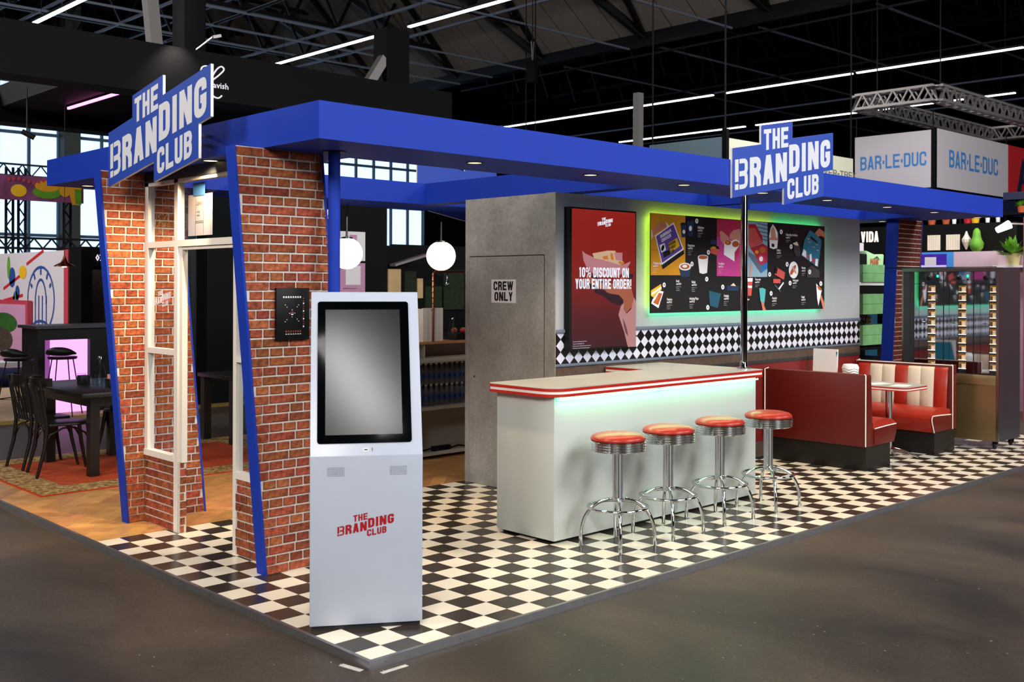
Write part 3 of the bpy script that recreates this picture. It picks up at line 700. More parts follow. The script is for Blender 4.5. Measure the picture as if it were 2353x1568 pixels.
MB().box(WX0, WY - .006, .02, WX1, WY + .0019, .1695).build('skirting', 'wood_dark', wb)
wl = thing('wall_left', 'tall concrete look store box at the left end of the back wall', 'wall', (0, 0, 0), kind='structure')
MB().box(3.064, 1.942, 0, 4.10, 2.942, 2.471).build('shell', 'concrete_print', wl)
MB().box(3.064, 1.836, 0, 3.0695, 1.9418, 2.475).build('corner_board', 'concrete_print', wl)
d1 = thing('door_1', 'flush concrete look service door in the store box with crew only sign', 'door', (3.06, 2.42, 0), kind='structure')
MB().box(3.0632, 1.958, 0.003, 3.0639, 2.885, 1.975).build('joint', 'ink', d1)
MB().box(3.0600, 1.964, 0.003, 3.0631, 2.880, 1.967).build('leaf', 'concrete_print', d1)
m = MB(); m.lathe([(.011, 0), (.011, .004), (.006, .006)], n=12); m.v = [(3.0598 - c, 2.815 + a, .93 + b) for a, b, c in m.v]; m.build('lock', 'steel', d1)
t = thing('door_sign', 'white square sign reading crew only on the concrete look door', 'sign', (3.059, 2.44, 1.57))
cp = MB().box(3.057, 2.291, 1.574, 3.0598, 2.594, 1.772).build('plate', 'paper_white', t)
pl = Plane((3.0568, 2.594, 1.574), (0, -1, 0), (0, 0, 1)); m = MB(); pl.quads(m, text_quads('CREW', .028, .106, .076, .246, t=.2), .0003); pl.quads(m, text_quads('ONLY', .040, .016, .076, .226, t=.2), .0003); m.build('lettering', 'ink', cp)

# ================================================================ TV and menu board
t = thing('wall_screen', 'upright black framed screen with red discount advert on the back wall', 'screen', (3.6, 1.80, 1.2))
MB().box(3.178, 1.79, 1.194, 4.013, 1.848, 2.362).build('frame', 'black', t)
tvm = MB().box(3.206, 1.7885, 1.209, 4.0, 1.7899, 2.349).build('picture', 'tv_picture', t)
MENU_SHAPES = [('orange',[(-0.058,0.888),(0.44,0.886),(0.443,0.344),(-0.052,0.34)]),('orange_dark',[(-0.053,0.567),(0.442,0.569),(0.442,0.563),(-0.053,0.561)]),('navy',[(0.369,0.807),(0.452,0.815),(0.457,0.785),(0.441,0.689),(0.386,0.687)]),('ink',[(0.459,0.814),(0.455,0.809),(0.442,0.804),(0.423,0.801),(0.402,0.8),(0.384,0.802),(0.371,0.805),(0.366,0.81),(0.371,0.814),(0.384,0.819),(0.402,0.822),(0.423,0.823),(0.442,0.821),(0.455,0.818)]),('white',[(0.439,0.74),(0.437,0.731),(0.431,0.724),(0.423,0.72),(0.414,0.72),(0.406,0.724),(0.401,0.73),(0.399,0.738),(0.401,0.746),(0.406,0.753),(0.414,0.757),(0.423,0.758),(0.431,0.754),(0.437,0.748)]),('navy',[(0.465,0.853),(0.558,0.858),(0.566,0.817),(0.547,0.706),(0.486,0.7)]),('ink',[(0.564,0.854),(0.559,0.847),(0.545,0.841),(0.524,0.837),(0.502,0.836),(0.482,0.838),(0.468,0.843),(0.463,0.85),(0.468,0.857),(0.481,0.864),(0.502,0.868),(0.524,0.869),(0.544,0.866),(0.559,0.861)]),('white',[(0.539,0.774),(0.537,0.763),(0.531,0.755),(0.522,0.75),(0.512,0.749),(0.503,0.754),(0.496,0.762),(0.494,0.773),(0.496,0.783),(0.503,0.792),(0.512,0.797),(0.522,0.798),(0.531,0.793),(0.537,0.785)]),('white',[(0.134,0.802),(0.168,0.81),(0.195,0.791),(0.195,0.767),(0.179,0.767),(0.168,0.79),(0.147,0.789)]),('skin',[(-0.052,0.731),(0.026,0.787),(0.083,0.819),(0.152,0.809),(0.172,0.787),(0.105,0.747),(0.042,0.725),(-0.052,0.666)]),('cuff',[(-0.052,0.735),(-0.037,0.738),(-0.019,0.68),(-0.05,0.652)]),('ink',[(0.093,0.437),(0.417,0.575),(0.425,0.538),(0.115,0.393)]),('white',[(0.004,0.69),(0.27,0.818),(0.417,0.579),(0.101,0.432)]),('purple',[(0.019,0.684),(0.263,0.802),(0.399,0.584),(0.106,0.451)]),('yellow',[(0.19,0.627),(0.32,0.681),(0.359,0.608),(0.223,0.54)]),('white',[(0.068,0.606),(0.137,0.628),(0.161,0.566),(0.095,0.541)]),('ink',[(0.134,0.582),(0.124,0.565),(0.109,0.556),(0.097,0.558),(0.091,0.57),(0.093,0.587),(0.104,0.603),(0.118,0.613),(0.131,0.611),(0.137,0.599)]),('ink',[(0.116,0.544),(0.207,0.57),(0.221,0.53),(0.129,0.495)]),('pink_hot',[(0.923,0.881),(1.35,0.884),(1.35,0.726),(0.922,0.712)]),('pink',[(0.922,0.712),(1.35,0.726),(1.352,0.339),(0.923,0.341)]),('blush',[(0.965,0.763),(1.007,0.768),(1.117,0.711),(1.111,0.689),(1.032,0.644),(0.984,0.678)]),('blush',[(1.129,0.74),(1.19,0.782),(1.29,0.8),(1.34,0.733),(1.309,0.652),(1.178,0.684),(1.129,0.697)]),('white',[(1.044,0.666),(1.105,0.689),(1.166,0.677),(1.222,0.697),(1.29,0.681),(1.272,0.572),(1.21,0.482),(1.035,0.545)]),('pink_hot',[(1.21,0.57),(1.28,0.63),(1.297,0.572),(1.21,0.482)]),('food',[(1.156,0.662),(1.151,0.652),(1.136,0.643),(1.115,0.637),(1.091,0.637),(1.069,0.641),(1.054,0.649),(1.049,0.659),(1.054,0.67),(1.069,0.679),(1.09,0.684),(1.114,0.685),(1.136,0.681),(1.151,0.673)]),('food',[(1.283,0.652),(1.277,0.638),(1.261,0.627),(1.238,0.621),(1.213,0.62),(1.19,0.625),(1.174,0.635),(1.169,0.648),(1.174,0.662),(1.19,0.672),(1.213,0.679),(1.238,0.68),(1.261,0.675),(1.277,0.665)]),('orange',[(1.12,0.665),(1.117,0.66),(1.11,0.657),(1.101,0.654),(1.09,0.654),(1.08,0.656),(1.073,0.659),(1.071,0.663),(1.073,0.668),(1.08,0.671),(1.09,0.674),(1.101,0.674),(1.11,0.672),(1.117,0.669)]),('navy',[(0.835,0.681),(0.918,0.676),(0.918,0.634),(0.818,0.638)]),('ink',[(0.83,0.628),(0.948,0.621),(0.972,0.589),(0.818,0.607)]),('coral',[(0.818,0.607),(0.972,0.593),(0.96,0.557),(0.919,0.537),(0.824,0.554)]),('orange',[(0.911,0.606),(0.907,0.6),(0.896,0.595),(0.88,0.592),(0.862,0.592),(0.846,0.594),(0.835,0.598),(0.831,0.603),(0.835,0.609),(0.846,0.614),(0.862,0.617),(0.88,0.617),(0.896,0.615),(0.907,0.611)]),('white',[(0.625,0.515),(0.787,0.518),(0.77,0.368),(0.709,0.358),(0.655,0.367)]),('white',[(0.789,0.517),(0.781,0.508),(0.758,0.5),(0.725,0.495),(0.689,0.495),(0.656,0.498),(0.633,0.505),(0.625,0.514),(0.633,0.523),(0.656,0.53),(0.689,0.535),(0.725,0.536),(0.758,0.533),(0.781,0.526)]),('food',[(0.776,0.514),(0.77,0.506),(0.75,0.499),(0.722,0.495),(0.692,0.495),(0.664,0.498),(0.645,0.503),(0.638,0.511),(0.645,0.519),(0.664,0.526),(0.691,0.53),(0.722,0.53),(0.75,0.528),(0.77,0.522)]),('navy',[(0.345,0.414),(0.523,0.417),(0.504,0.334),(0.437,0.326),(0.376,0.333)]),('white',[(0.526,0.424),(0.517,0.408),(0.492,0.395),(0.455,0.388),(0.414,0.388),(0.378,0.394),(0.353,0.406),(0.344,0.421),(0.353,0.437),(0.378,0.449),(0.414,0.457),(0.455,0.457),(0.491,0.451),(0.517,0.439)]),('food',[(0.504,0.423),(0.497,0.413),(0.478,0.404),(0.45,0.399),(0.419,0.398),(0.392,0.403),(0.373,0.411),(0.366,0.421),(0.373,0.432),(0.392,0.441),(0.419,0.446),(0.45,0.447),(0.477,0.442),(0.497,0.434)]),('white',[(0.469,0.426),(0.465,0.42),(0.455,0.415),(0.44,0.413),(0.423,0.412),(0.408,0.415),(0.397,0.419),(0.394,0.425),(0.397,0.431),(0.408,0.436),(0.423,0.439),(0.44,0.439),(0.455,0.437),(0.465,0.432)]),('yellow',[(-0.052,0.205),(0.088,0.263),(0.099,0.218),(0.013,0.132),(-0.052,0.159)]),('white',[(-0.039,0.185),(0.091,0.241),(0.096,0.225),(-0.039,0.162)]),('white',[(0.065,0.205),(0.126,0.195),(0.053,0.049),(-0.047,0.093),(-0.029,0.126)]),('food',[(0.06,0.185),(0.107,0.178),(0.05,0.075),(-0.023,0.099),(0.013,0.132)]),('teal_dark',[(0.797,0.202),(0.989,0.175),(0.939,0.039),(0.815,0.063)]),('navy',[(1.076,0.25),(1.29,0.243),(1.274,0.199),(1.089,0.203)]),('cream',[(1.144,0.25),(1.193,0.276),(1.236,0.245)]),('white',[(0.633,0.846),(0.631,0.837),(0.626,0.829),(0.618,0.824),(0.609,0.822),(0.6,0.823),(0.592,0.828),(0.587,0.835),(0.585,0.844),(0.587,0.852),(0.592,0.86),(0.6,0.865),(0.609,0.868),(0.618,0.866),(0.626,0.862),(0.631,0.854)]),('ink',[(0.604,0.853),(0.615,0.853),(0.615,0.836),(0.605,0.836)]),('white',[(0.814,0.561),(0.812,0.552),(0.807,0.544),(0.799,0.539),(0.789,0.537),(0.78,0.539),(0.772,0.544),(0.767,0.551),(0.765,0.56),(0.766,0.569),(0.772,0.576),(0.78,0.581),(0.789,0.583),(0.798,0.582),(0.806,0.577),(0.812,0.57)]),('ink',[(0.784,0.569),(0.795,0.569),(0.795,0.551),(0.784,0.551)]),('white',[(0.562,0.448),(0.56,0.44),(0.555,0.432),(0.548,0.427),(0.539,0.425),(0.529,0.427),(0.522,0.432),(0.517,0.439),(0.515,0.448),(0.517,0.456),(0.522,0.464),(0.529,0.469),(0.538,0.471),(0.547,0.469),(0.555,0.464),(0.56,0.457)]),('ink',[(0.534,0.456),(0.544,0.456),(0.544,0.439),(0.534,0.439)]),('white',[(0.155,0.255),(0.153,0.246),(0.148,0.239),(0.141,0.234),(0.132,0.233),(0.124,0.234),(0.117,0.239),(0.112,0.246),(0.11,0.255),(0.112,0.263),(0.117,0.27),(0.124,0.275),(0.132,0.277),(0.141,0.275),(0.148,0.27),(0.153,0.263)]),('ink',[(0.128,0.263),(0.138,0.263),(0.138,0.246),(0.128,0.246)]),('white',[(0.788,0.311),(0.786,0.302),(0.781,0.294),(0.773,0.289),(0.764,0.287),(0.754,0.289),(0.746,0.294),(0.741,0.302),(0.739,0.31),(0.741,0.319),(0.746,0.327),(0.754,0.332),(0.763,0.333),(0.773,0.332),(0.781,0.327),(0.786,0.319)]),('ink',[(0.759,0.319),(0.769,0.319),(0.769,0.301),(0.759,0.301)]),('white',[(1.043,0.237),(1.041,0.228),(1.035,0.22),(1.027,0.215),(1.017,0.213),(1.008,0.215),(0.999,0.22),(0.994,0.228),(0.992,0.237),(0.994,0.246),(0.999,0.253),(1.007,0.258),(1.017,0.26),(1.027,0.258),(1.035,0.253),(1.041,0.246)]),('ink',[(1.012,0.245),(1.023,0.245),(1.023,0.227),(1.012,0.227)]),('white',[(0.806,0.046),(0.804,0.037),(0.798,0.03),(0.79,0.025),(0.781,0.023),(0.772,0.025),(0.764,0.03),(0.758,0.038),(0.757,0.047),(0.758,0.055),(0.764,0.063),(0.772,0.068),(0.781,0.069),(0.79,0.068),(0.798,0.062),(0.804,0.055)]),('ink',[(0.776,0.055),(0.787,0.055),(0.787,0.037),(0.776,0.037)]),('sky',[(1.414,0.88),(1.772,0.883),(1.771,0.338),(1.417,0.335)]),('steel',[(1.569,0.873),(1.772,0.857),(1.772,0.842),(1.594,0.86)]),('steel',[(1.569,0.836),(1.772,0.819),(1.772,0.805),(1.594,0.823)]),('steel',[(1.569,0.799),(1.772,0.782),(1.772,0.767),(1.594,0.786)]),('steel',[(1.569,0.762),(1.772,0.744),(1.773,0.73),(1.594,0.749)]),('steel',[(1.569,0.725),(1.773,0.707),(1.773,0.692),(1.595,0.712)]),('red',[(1.439,0.85),(1.556,0.858),(1.683,0.735),(1.683,0.677),(1.471,0.618)]),('coral',[(1.445,0.811),(1.544,0.822),(1.677,0.684),(1.471,0.622),(1.443,0.663)]),('red',[(1.471,0.618),(1.683,0.67),(1.769,0.644),(1.77,0.471),(1.659,0.448),(1.558,0.546)]),('steel',[(1.434,0.585),(1.558,0.546),(1.659,0.448),(1.657,0.369),(1.44,0.543)]),('blue',[(1.657,0.373),(1.659,0.452),(1.77,0.489),(1.77,0.421)]),('food',[(1.741,0.607),(1.735,0.593),(1.72,0.581),(1.697,0.575),(1.671,0.574),(1.648,0.58),(1.632,0.591),(1.627,0.604),(1.632,0.618),(1.648,0.63),(1.671,0.637),(1.696,0.638),(1.719,0.632),(1.735,0.621)]),('pink_hot',[(1.739,0.51),(1.732,0.488),(1.711,0.47),(1.682,0.46),(1.649,0.46),(1.62,0.469),(1.599,0.486),(1.592,0.507),(1.599,0.529),(1.619,0.547),(1.648,0.557),(1.681,0.558),(1.711,0.549),(1.732,0.532)]),('white',[(1.692,0.516),(1.688,0.505),(1.679,0.496),(1.666,0.491),(1.652,0.491),(1.638,0.495),(1.629,0.504),(1.626,0.515),(1.629,0.526),(1.638,0.536),(1.651,0.541),(1.666,0.541),(1.679,0.536),(1.688,0.528)]),('orange',[(1.615,0.583),(1.612,0.575),(1.603,0.568),(1.59,0.564),(1.576,0.564),(1.563,0.567),(1.553,0.573),(1.55,0.581),(1.553,0.589),(1.562,0.596),(1.575,0.6),(1.59,0.6),(1.603,0.597),(1.612,0.591)]),('white',[(1.824,0.823),(1.865,0.868),(1.908,0.837),(1.954,0.788),(1.961,0.722),(1.945,0.631),(1.877,0.618),(1.812,0.631),(1.798,0.746)]),('blush',[(1.83,0.812),(1.869,0.853),(1.902,0.815),(1.922,0.736),(1.831,0.732)]),('blush',[(1.798,0.731),(1.965,0.737),(1.963,0.708),(1.801,0.708)]),('ink',[(1.844,0.675),(1.896,0.669),(1.892,0.637),(1.844,0.642)]),('skin',[(2.671,0.814),(2.751,0.864),(2.864,0.821),(2.864,0.767),(2.773,0.785),(2.708,0.758),(2.679,0.776)]),('teal',[(2.564,0.836),(2.686,0.799),(2.788,0.741),(2.796,0.711),(2.731,0.447),(2.4,0.564),(2.458,0.731)]),('ink',[(2.583,0.776),(2.715,0.72),(2.708,0.699),(2.571,0.75)]),('white',[(2.41,0.572),(2.445,0.633),(2.494,0.611),(2.494,0.543)]),('coral',[(2.501,0.574),(2.532,0.574),(2.527,0.529),(2.49,0.536)]),('white',[(2.558,0.575),(2.594,0.591),(2.608,0.515),(2.565,0.503)]),('pink_hot',[(2.622,0.538),(2.658,0.547),(2.644,0.485),(2.613,0.496)]),('white',[(2.68,0.539),(2.731,0.533),(2.717,0.456),(2.666,0.467)]),('blush',[(2.51,0.75),(2.557,0.747),(2.561,0.739),(2.519,0.74)]),('blush',[(2.617,0.666),(2.665,0.663),(2.669,0.655),(2.626,0.655)]),('blush',[(2.675,0.69),(2.723,0.687),(2.727,0.68),(2.684,0.68)]),('blush',[(2.697,0.634),(2.745,0.63),(2.749,0.623),(2.706,0.623)]),('blush',[(2.532,0.716),(2.579,0.713),(2.583,0.706),(2.54,0.706)]),('charcoal',[(2.25,0.694),(2.347,0.697),(2.389,0.564),(2.306,0.547),(2.258,0.598)]),('cream',[(2.23,0.686),(2.312,0.707),(2.347,0.664),(2.278,0.669)]),('charcoal',[(2.502,0.423),(2.601,0.469),(2.761,0.41),(2.758,0.338),(2.51,0.336)]),('white',[(2.34,0.415),(2.336,0.387),(2.323,0.363),(2.303,0.343),(2.277,0.33),(2.25,0.326),(2.222,0.33),(2.197,0.342),(2.177,0.361),(2.164,0.386),(2.159,0.412),(2.164,0.439),(2.176,0.464),(2.196,0.484),(2.221,0.496),(2.249,0.501),(2.277,0.497),(2.302,0.485),(2.322,0.466),(2.335,0.442)]),('food',[(2.267,0.404),(2.231,0.374),(2.198,0.359),(2.18,0.364),(2.184,0.388),(2.209,0.42),(2.245,0.45),(2.279,0.465),(2.297,0.46),(2.292,0.436)]),('blush',[(2.28,0.417),(2.3,0.394),(2.306,0.377),(2.295,0.374),(2.272,0.385),(2.246,0.407),(2.226,0.431),(2.22,0.447),(2.23,0.451),(2.253,0.439)]),('coral',[(1.927,0.439),(2.092,0.385),(2.068,0.311),(1.899,0.364)]),('ink',[(1.919,0.439),(1.956,0.426),(1.933,0.368),(1.894,0.379)]),('coral',[(1.876,0.319),(2.004,0.317),(2.005,0.275),(1.873,0.277)]),('white',[(1.957,0.215),(2.056,0.289),(2.07,0.278),(1.984,0.208)]),('steel',[(1.905,0.263),(2.013,0.193),(2.004,0.186),(1.898,0.254)]),('blush',[(1.474,0.459),(1.502,0.46),(1.482,0.332),(1.457,0.332)]),('white',[(1.423,0.325),(1.512,0.325),(1.507,0.29),(1.425,0.29)]),('coral',[(1.425,0.29),(1.507,0.29),(1.488,0.152),(1.43,0.152)]),('white',[(1.428,0.254),(1.502,0.247),(1.497,0.226),(1.428,0.23)]),('mint',[(1.622,0.223),(1.679,0.23),(1.739,0.215),(1.718,0.083),(1.648,0.094)]),('skin',[(1.658,0.094),(1.712,0.083),(1.714,0.047),(1.748,0.005),(1.689,0.004),(1.671,0.047)]),('white',[(2.689,0.276),(2.803,0.203),(2.736,0.039),(2.711,0.112)]),('food',[(2.703,0.249),(2.754,0.245),(2.798,0.219),(2.791,0.196),(2.733,0.211)]),('skin',[(2.784,0.165),(2.858,0.064),(2.858,0.002),(2.829,0.007),(2.769,0.126)]),('white',[(2.042,0.798),(2.04,0.789),(2.034,0.781),(2.026,0.775),(2.015,0.773),(2.005,0.775),(1.997,0.779),(1.991,0.787),(1.989,0.796),(1.991,0.806),(1.996,0.814),(2.005,0.819),(2.015,0.821),(2.025,0.82),(2.034,0.815),(2.04,0.807)]),('ink',[(2.01,0.806),(2.022,0.806),(2.022,0.788),(2.01,0.787)]),('white',[(2.227,0.653),(2.225,0.644),(2.219,0.635),(2.211,0.63),(2.2,0.628),(2.19,0.629),(2.181,0.634),(2.175,0.642),(2.173,0.651),(2.175,0.661),(2.181,0.669),(2.19,0.674),(2.2,0.677),(2.21,0.675),(2.219,0.67),(2.225,0.662)]),('ink',[(2.195,0.661),(2.207,0.661),(2.207,0.643),(2.195,0.642)]),('white',[(2.152,0.47),(2.15,0.461),(2.144,0.453),(2.136,0.447),(2.125,0.445),(2.115,0.447),(2.106,0.452),(2.1,0.46),(2.098,0.469),(2.1,0.478),(2.106,0.486),(2.115,0.492),(2.125,0.494),(2.135,0.492),(2.144,0.487),(2.15,0.479)]),('ink',[(2.12,0.478),(2.132,0.478),(2.132,0.46),(2.12,0.46)]),('white',[(2.587,0.397),(2.585,0.387),(2.579,0.379),(2.57,0.374),(2.559,0.372),(2.548,0.374),(2.539,0.379),(2.533,0.387),(2.531,0.396),(2.533,0.406),(2.539,0.414),(2.548,0.42),(2.559,0.422),(2.57,0.42),(2.579,0.415),(2.585,0.407)]),('ink',[(2.553,0.406),(2.566,0.406),(2.566,0.387),(2.553,0.387)]),('white',[(1.832,0.364),(1.831,0.355),(1.825,0.347),(1.817,0.342),(1.807,0.34),(1.797,0.341),(1.788,0.346),(1.783,0.354),(1.781,0.363),(1.783,0.372),(1.788,0.38),(1.797,0.385),(1.806,0.387),(1.816,0.386),(1.825,0.38),(1.83,0.373)]),('ink',[(1.801,0.372),(1.813,0.372),(1.813,0.354),(1.801,0.354)]),('white',[(2.209,0.278),(2.207,0.269),(2.201,0.261),(2.192,0.256),(2.182,0.254),(2.171,0.255),(2.163,0.261),(2.157,0.269),(2.155,0.278),(2.157,0.287),(2.162,0.295),(2.171,0.301),(2.182,0.302),(2.192,0.301),(2.201,0.295),(2.207,0.287)]),('ink',[(2.176,0.287),(2.188,0.287),(2.188,0.268),(2.176,0.268)]),('white',[(1.859,0.173),(1.857,0.164),(1.852,0.156),(1.843,0.151),(1.834,0.15),(1.824,0.151),(1.815,0.157),(1.81,0.164),(1.808,0.174),(1.809,0.183),(1.815,0.19),(1.823,0.196),(1.833,0.197),(1.843,0.195),(1.852,0.19),(1.857,0.183)]),('ink',[(1.828,0.182),(1.84,0.182),(1.84,0.164),(1.828,0.164)]),('white',[(2.811,0.275),(2.809,0.265),(2.803,0.257),(2.793,0.251),(2.782,0.249),(2.771,0.251),(2.761,0.257),(2.755,0.265),(2.753,0.275),(2.755,0.284),(2.761,0.293),(2.77,0.298),(2.782,0.3),(2.793,0.298),(2.802,0.293),(2.809,0.284)]),('ink',[(2.776,0.284),(2.789,0.284),(2.789,0.265),(2.776,0.265)])]
MENU_TEXT = [('Koffiebekers',0.618,0.775,0.023,1),('vanaf €0,12',0.619,0.75,0.019,1),('any size and print to order',0.619,0.73,0.009,0),('MOQ 1.000 pcs',0.619,0.713,0.009,0),('levertijd 5 weken',0.619,0.697,0.009,0),('Burgerboxen',0.471,0.606,0.023,1),('vanaf €0,21',0.472,0.582,0.019,1),('any size and print to order',0.472,0.562,0.009,0),('MOQ 1.000 pcs',0.472,0.545,0.009,0),('levertijd 5 weken',0.472,0.529,0.009,0),('Takeaway bags',-0.028,0.436,0.023,1),('vanaf €0,20',-0.028,0.413,0.018,1),('any size and print to order',-0.028,0.393,0.009,0),('MOQ 1.000 pcs',-0.028,0.378,0.008,0),('levertijd 5 weken',-0.028,0.362,0.008,0),('Noodlebox',0.943,0.447,0.024,1),('vanaf €0,16',0.943,0.421,0.02,1),('any size and print to order',0.943,0.401,0.009,0),('MOQ 1.000 pcs',0.943,0.384,0.009,0),('levertijd 5 weken',0.943,0.367,0.009,0),('Bowls',0.3,0.279,0.023,1),('vanaf €0,09',0.3,0.255,0.019,1),('any size and print to order',0.3,0.235,0.009,0),('MOQ 1.000 pcs',0.3,0.219,0.009,0),('levertijd 5 weken',0.3,0.203,0.009,0),('Bucket',0.53,0.271,0.024,1),('vanaf €0,46',0.53,0.247,0.019,1),('any size and print to order',0.53,0.227,0.009,0),('MOQ 1.000 pcs',0.53,0.21,0.009,0),('levertijd 5 weken',0.531,0.194,0.009,0),('Pizzadoos',0.167,0.115,0.023,1),('vanaf €0,19',0.167,0.091,0.019,1),('any size and print to order',0.167,0.071,0.009,0),('MOQ 1.000 pcs',0.167,0.055,0.009,0),('levertijd 5 weken',0.167,0.039,0.009,0),('Refreshing Wipes',0.497,0.119,0.023,1),('vanaf €0,02',0.497,0.094,0.02,1),('any size and print to order',0.497,0.075,0.008,0),('MOQ 1.000 pcs',0.497,0.058,0.009,0),('levertijd 5 weken',0.498,0.042,0.009,0),('Frietbakje',1.032,0.141,0.024,1),('vanaf €0,04',1.032,0.116,0.02,1),('any size and print to order',1.032,0.095,0.009,0),('MOQ 1.000 pcs',1.032,0.078,0.009,0),('levertijd 5 weken',1.033,0.061,0.009,0),('IJsbekers',1.936,0.599,0.023,1),('vanaf €0,05',1.936,0.573,0.019,1),('any size and print to order',1.936,0.55,0.01,0),('levertijd 5 weken',1.936,0.533,0.009,0),('Takeaway Bag - No Handles',2.103,0.761,0.023,1),('vanaf €0,14',2.104,0.734,0.019,1),('any size and print to order',2.104,0.711,0.01,0),('levertijd 5 weken',2.104,0.694,0.009,0),('Menubox',2.404,0.426,0.024,1),('vanaf €0,15',2.404,0.399,0.019,1),('any size and print to order',2.404,0.376,0.009,0),('levertijd 5 weken',2.404,0.358,0.009,0),('Vetvrij papier',2.233,0.295,0.024,1),('vanaf €0,07',2.233,0.269,0.019,1),('any size and print to order',2.233,0.246,0.009,0),('levertijd 5 weken',2.234,0.228,0.009,0),('Tissue servet',1.551,0.302,0.022,1),('vanaf €0,007',1.552,0.276,0.018,1),('any size and print to order',1.552,0.254,0.009,0),('levertijd 5 weken',1.552,0.237,0.009,0),('Chopsticks',1.853,0.115,0.023,1),('vanaf €0,025',1.853,0.089,0.018,1),('any size and print to order',1.853,0.066,0.01,0),('levertijd 5 weken',1.853,0.049,0.009,0),('Milkshakebekers',1.333,0.106,0.022,1),('vanaf €0,07',1.334,0.081,0.018,1),('any size and print to order',1.334,0.059,0.009,0),('levertijd 5 weken',1.334,0.042,0.009,0),('Puntzak',2.398,0.123,0.024,1),('vanaf €0,03',2.398,0.096,0.02,1),('any size and print to order',2.399,0.073,0.01,0),('levertijd 5 weken',2.399,0.055,0.01,0)]
TV_SHAPES = [('tv_wrap',[(0.088,0.821),(0.125,0.799),(0.223,0.77),(0.471,0.751),(0.593,0.713),(0.701,0.743),(0.654,0.682),(0.544,0.616),(0.352,0.607),(0.189,0.645),(0.137,0.691),(0.103,0.744)]),('cream',[(0.211,0.801),(0.399,0.829),(0.495,0.831),(0.543,0.776),(0.617,0.73),(0.544,0.712),(0.435,0.734),(0.328,0.752),(0.235,0.762)]),('tv_wrap',[(0.483,0.815),(0.59,0.816),(0.59,0.745),(0.507,0.752)]),('orange',[(0.334,0.776),(0.399,0.789),(0.411,0.758),(0.352,0.753)]),('orange',[(0.544,0.744),(0.617,0.734),(0.605,0.717),(0.538,0.724)]),('orange',[(0.435,0.806),(0.465,0.811),(0.477,0.751),(0.447,0.751)]),('tv_shadow',[(0.236,0.516),(0.448,0.476),(0.606,0.456),(0.606,0.383),(0.545,0.368),(0.448,0.393),(0.341,0.449),(0.236,0.477)]),('tv_shadow',[(0.138,0.59),(0.212,0.614),(0.376,0.583),(0.4,0.52),(0.189,0.516)]),('tv_shadow',[(0.642,0.633),(0.742,0.638),(0.717,0.593),(0.655,0.597)]),('skin_warm',[(0.353,0.512),(0.436,0.544),(0.544,0.584),(0.581,0.612),(0.642,0.585),(0.705,0.52),(0.743,0.423),(0.718,0.358),(0.644,0.302),(0.619,0.327),(0.6,0.416),(0.545,0.456),(0.436,0.468),(0.388,0.48)]),('skin_warm',[(0.138,0.605),(0.178,0.606),(0.27,0.583),(0.4,0.528),(0.388,0.496),(0.271,0.52),(0.166,0.559)]),('sleeve',[(0.745,0.435),(0.768,0.398),(0.77,0.009),(0.663,0.011),(0.613,0.142),(0.539,0.288),(0.57,0.36),(0.609,0.391),(0.609,0.335),(0.644,0.294),(0.706,0.334)]),('sleeve_fold',[(0.595,0.263),(0.644,0.181),(0.669,0.1),(0.632,0.133),(0.61,0.19)])]
tv_names = list(TVP); m = MB()
for k, (c, pts) in enumerate(TV_SHAPES): m.poly([(3.24 + x, 1.788 - k * .00015, 1.187 + z) for x, z in pts], tv_names.index(c))
m.build('picture_shapes', ['screen_' + c for c in tv_names], tvm)
pl = Plane((3.24, 1.785, 1.187), (1, 0, 0), (0, 0, 1)); m = MB()
pl.quads(m, text_quads('10% DISCOUNT ON', .052, .603, .083, .62, t=.2), 0)
pl.quads(m, text_quads('YOUR ENTIRE ORDER!', .006, .508, .083, .70, t=.2), 0)
pl.quads(m, [[(.268 + x, 1.005 + y) for x, y in q] for q in logo_quads(.20)], 0)
for k, (s_, w_) in enumerate((('The promotion is valid with a minimum spend of 50 euro', .28), ('The promotion is valid until January 31, 2025', .24), ('The promotion cannot be combined with other promotions or discounts', .38), ('The promotion is also valid for other websites and upfront payment', .42))):
    pl.font(m, s_, -.022, .075 - k * .018, .0085, 0, cond=.62)
m.build('lettering', 'screen_white', tvm)

t = thing('menu_board', 'wide black menu board with packaging pictures and green edge glow on the back wall', 'menu board', (5.7, 1.80, 1.48))
mbd = MB().box(4.217, 1.800, 1.480, 7.144, 1.806, 2.362).build('board', 'ink', t)
MB().box(4.30, 1.806, 1.56, 7.06, 1.8495, 2.28).build('spacer', 'black', t)
for nm, b, mn in (('led_strip', (4.26, 1.8065, 2.335, 6.2, 1.816, 2.343), 'led_lime'), ('led_strip', (6.2001, 1.8065, 2.335, 7.10, 1.816, 2.343), 'led_green'), ('led_strip', (4.24, 1.8065, 1.52, 4.248, 1.816, 2.34), 'led_lime'), ('led_strip', (7.112, 1.8065, 1.52, 7.12, 1.816, 2.34), 'led_green'), ('led_strip', (4.26, 1.8065, 1.50, 7.10, 1.816, 1.508), 'led_mint')):
    MB().box(*b).build(nm, mn, t)
pn = list(PRINT); m = MB()
for k, (c, pts) in enumerate(MENU_SHAPES): m.poly([(4.276 + x, 1.7995 - k * .00006, 1.475 + z) for x, z in pts], pn.index(c))
m.build('printed_picture', ['print_' + c for c in pn], mbd)
pl = Plane((4.276, 1.793, 1.475), (1, 0, 0), (0, 0, 1)); m = MB()
for s_, x, y, h, b in MENU_TEXT:
    pl.font(m, s_, x, y + .05 * h, h * (1.0 if b else .8), 0, bold=.03 if b else .0, cond=.60 if b else .7)
m.build('lettering', 'print_white', mbd)
m = MB()
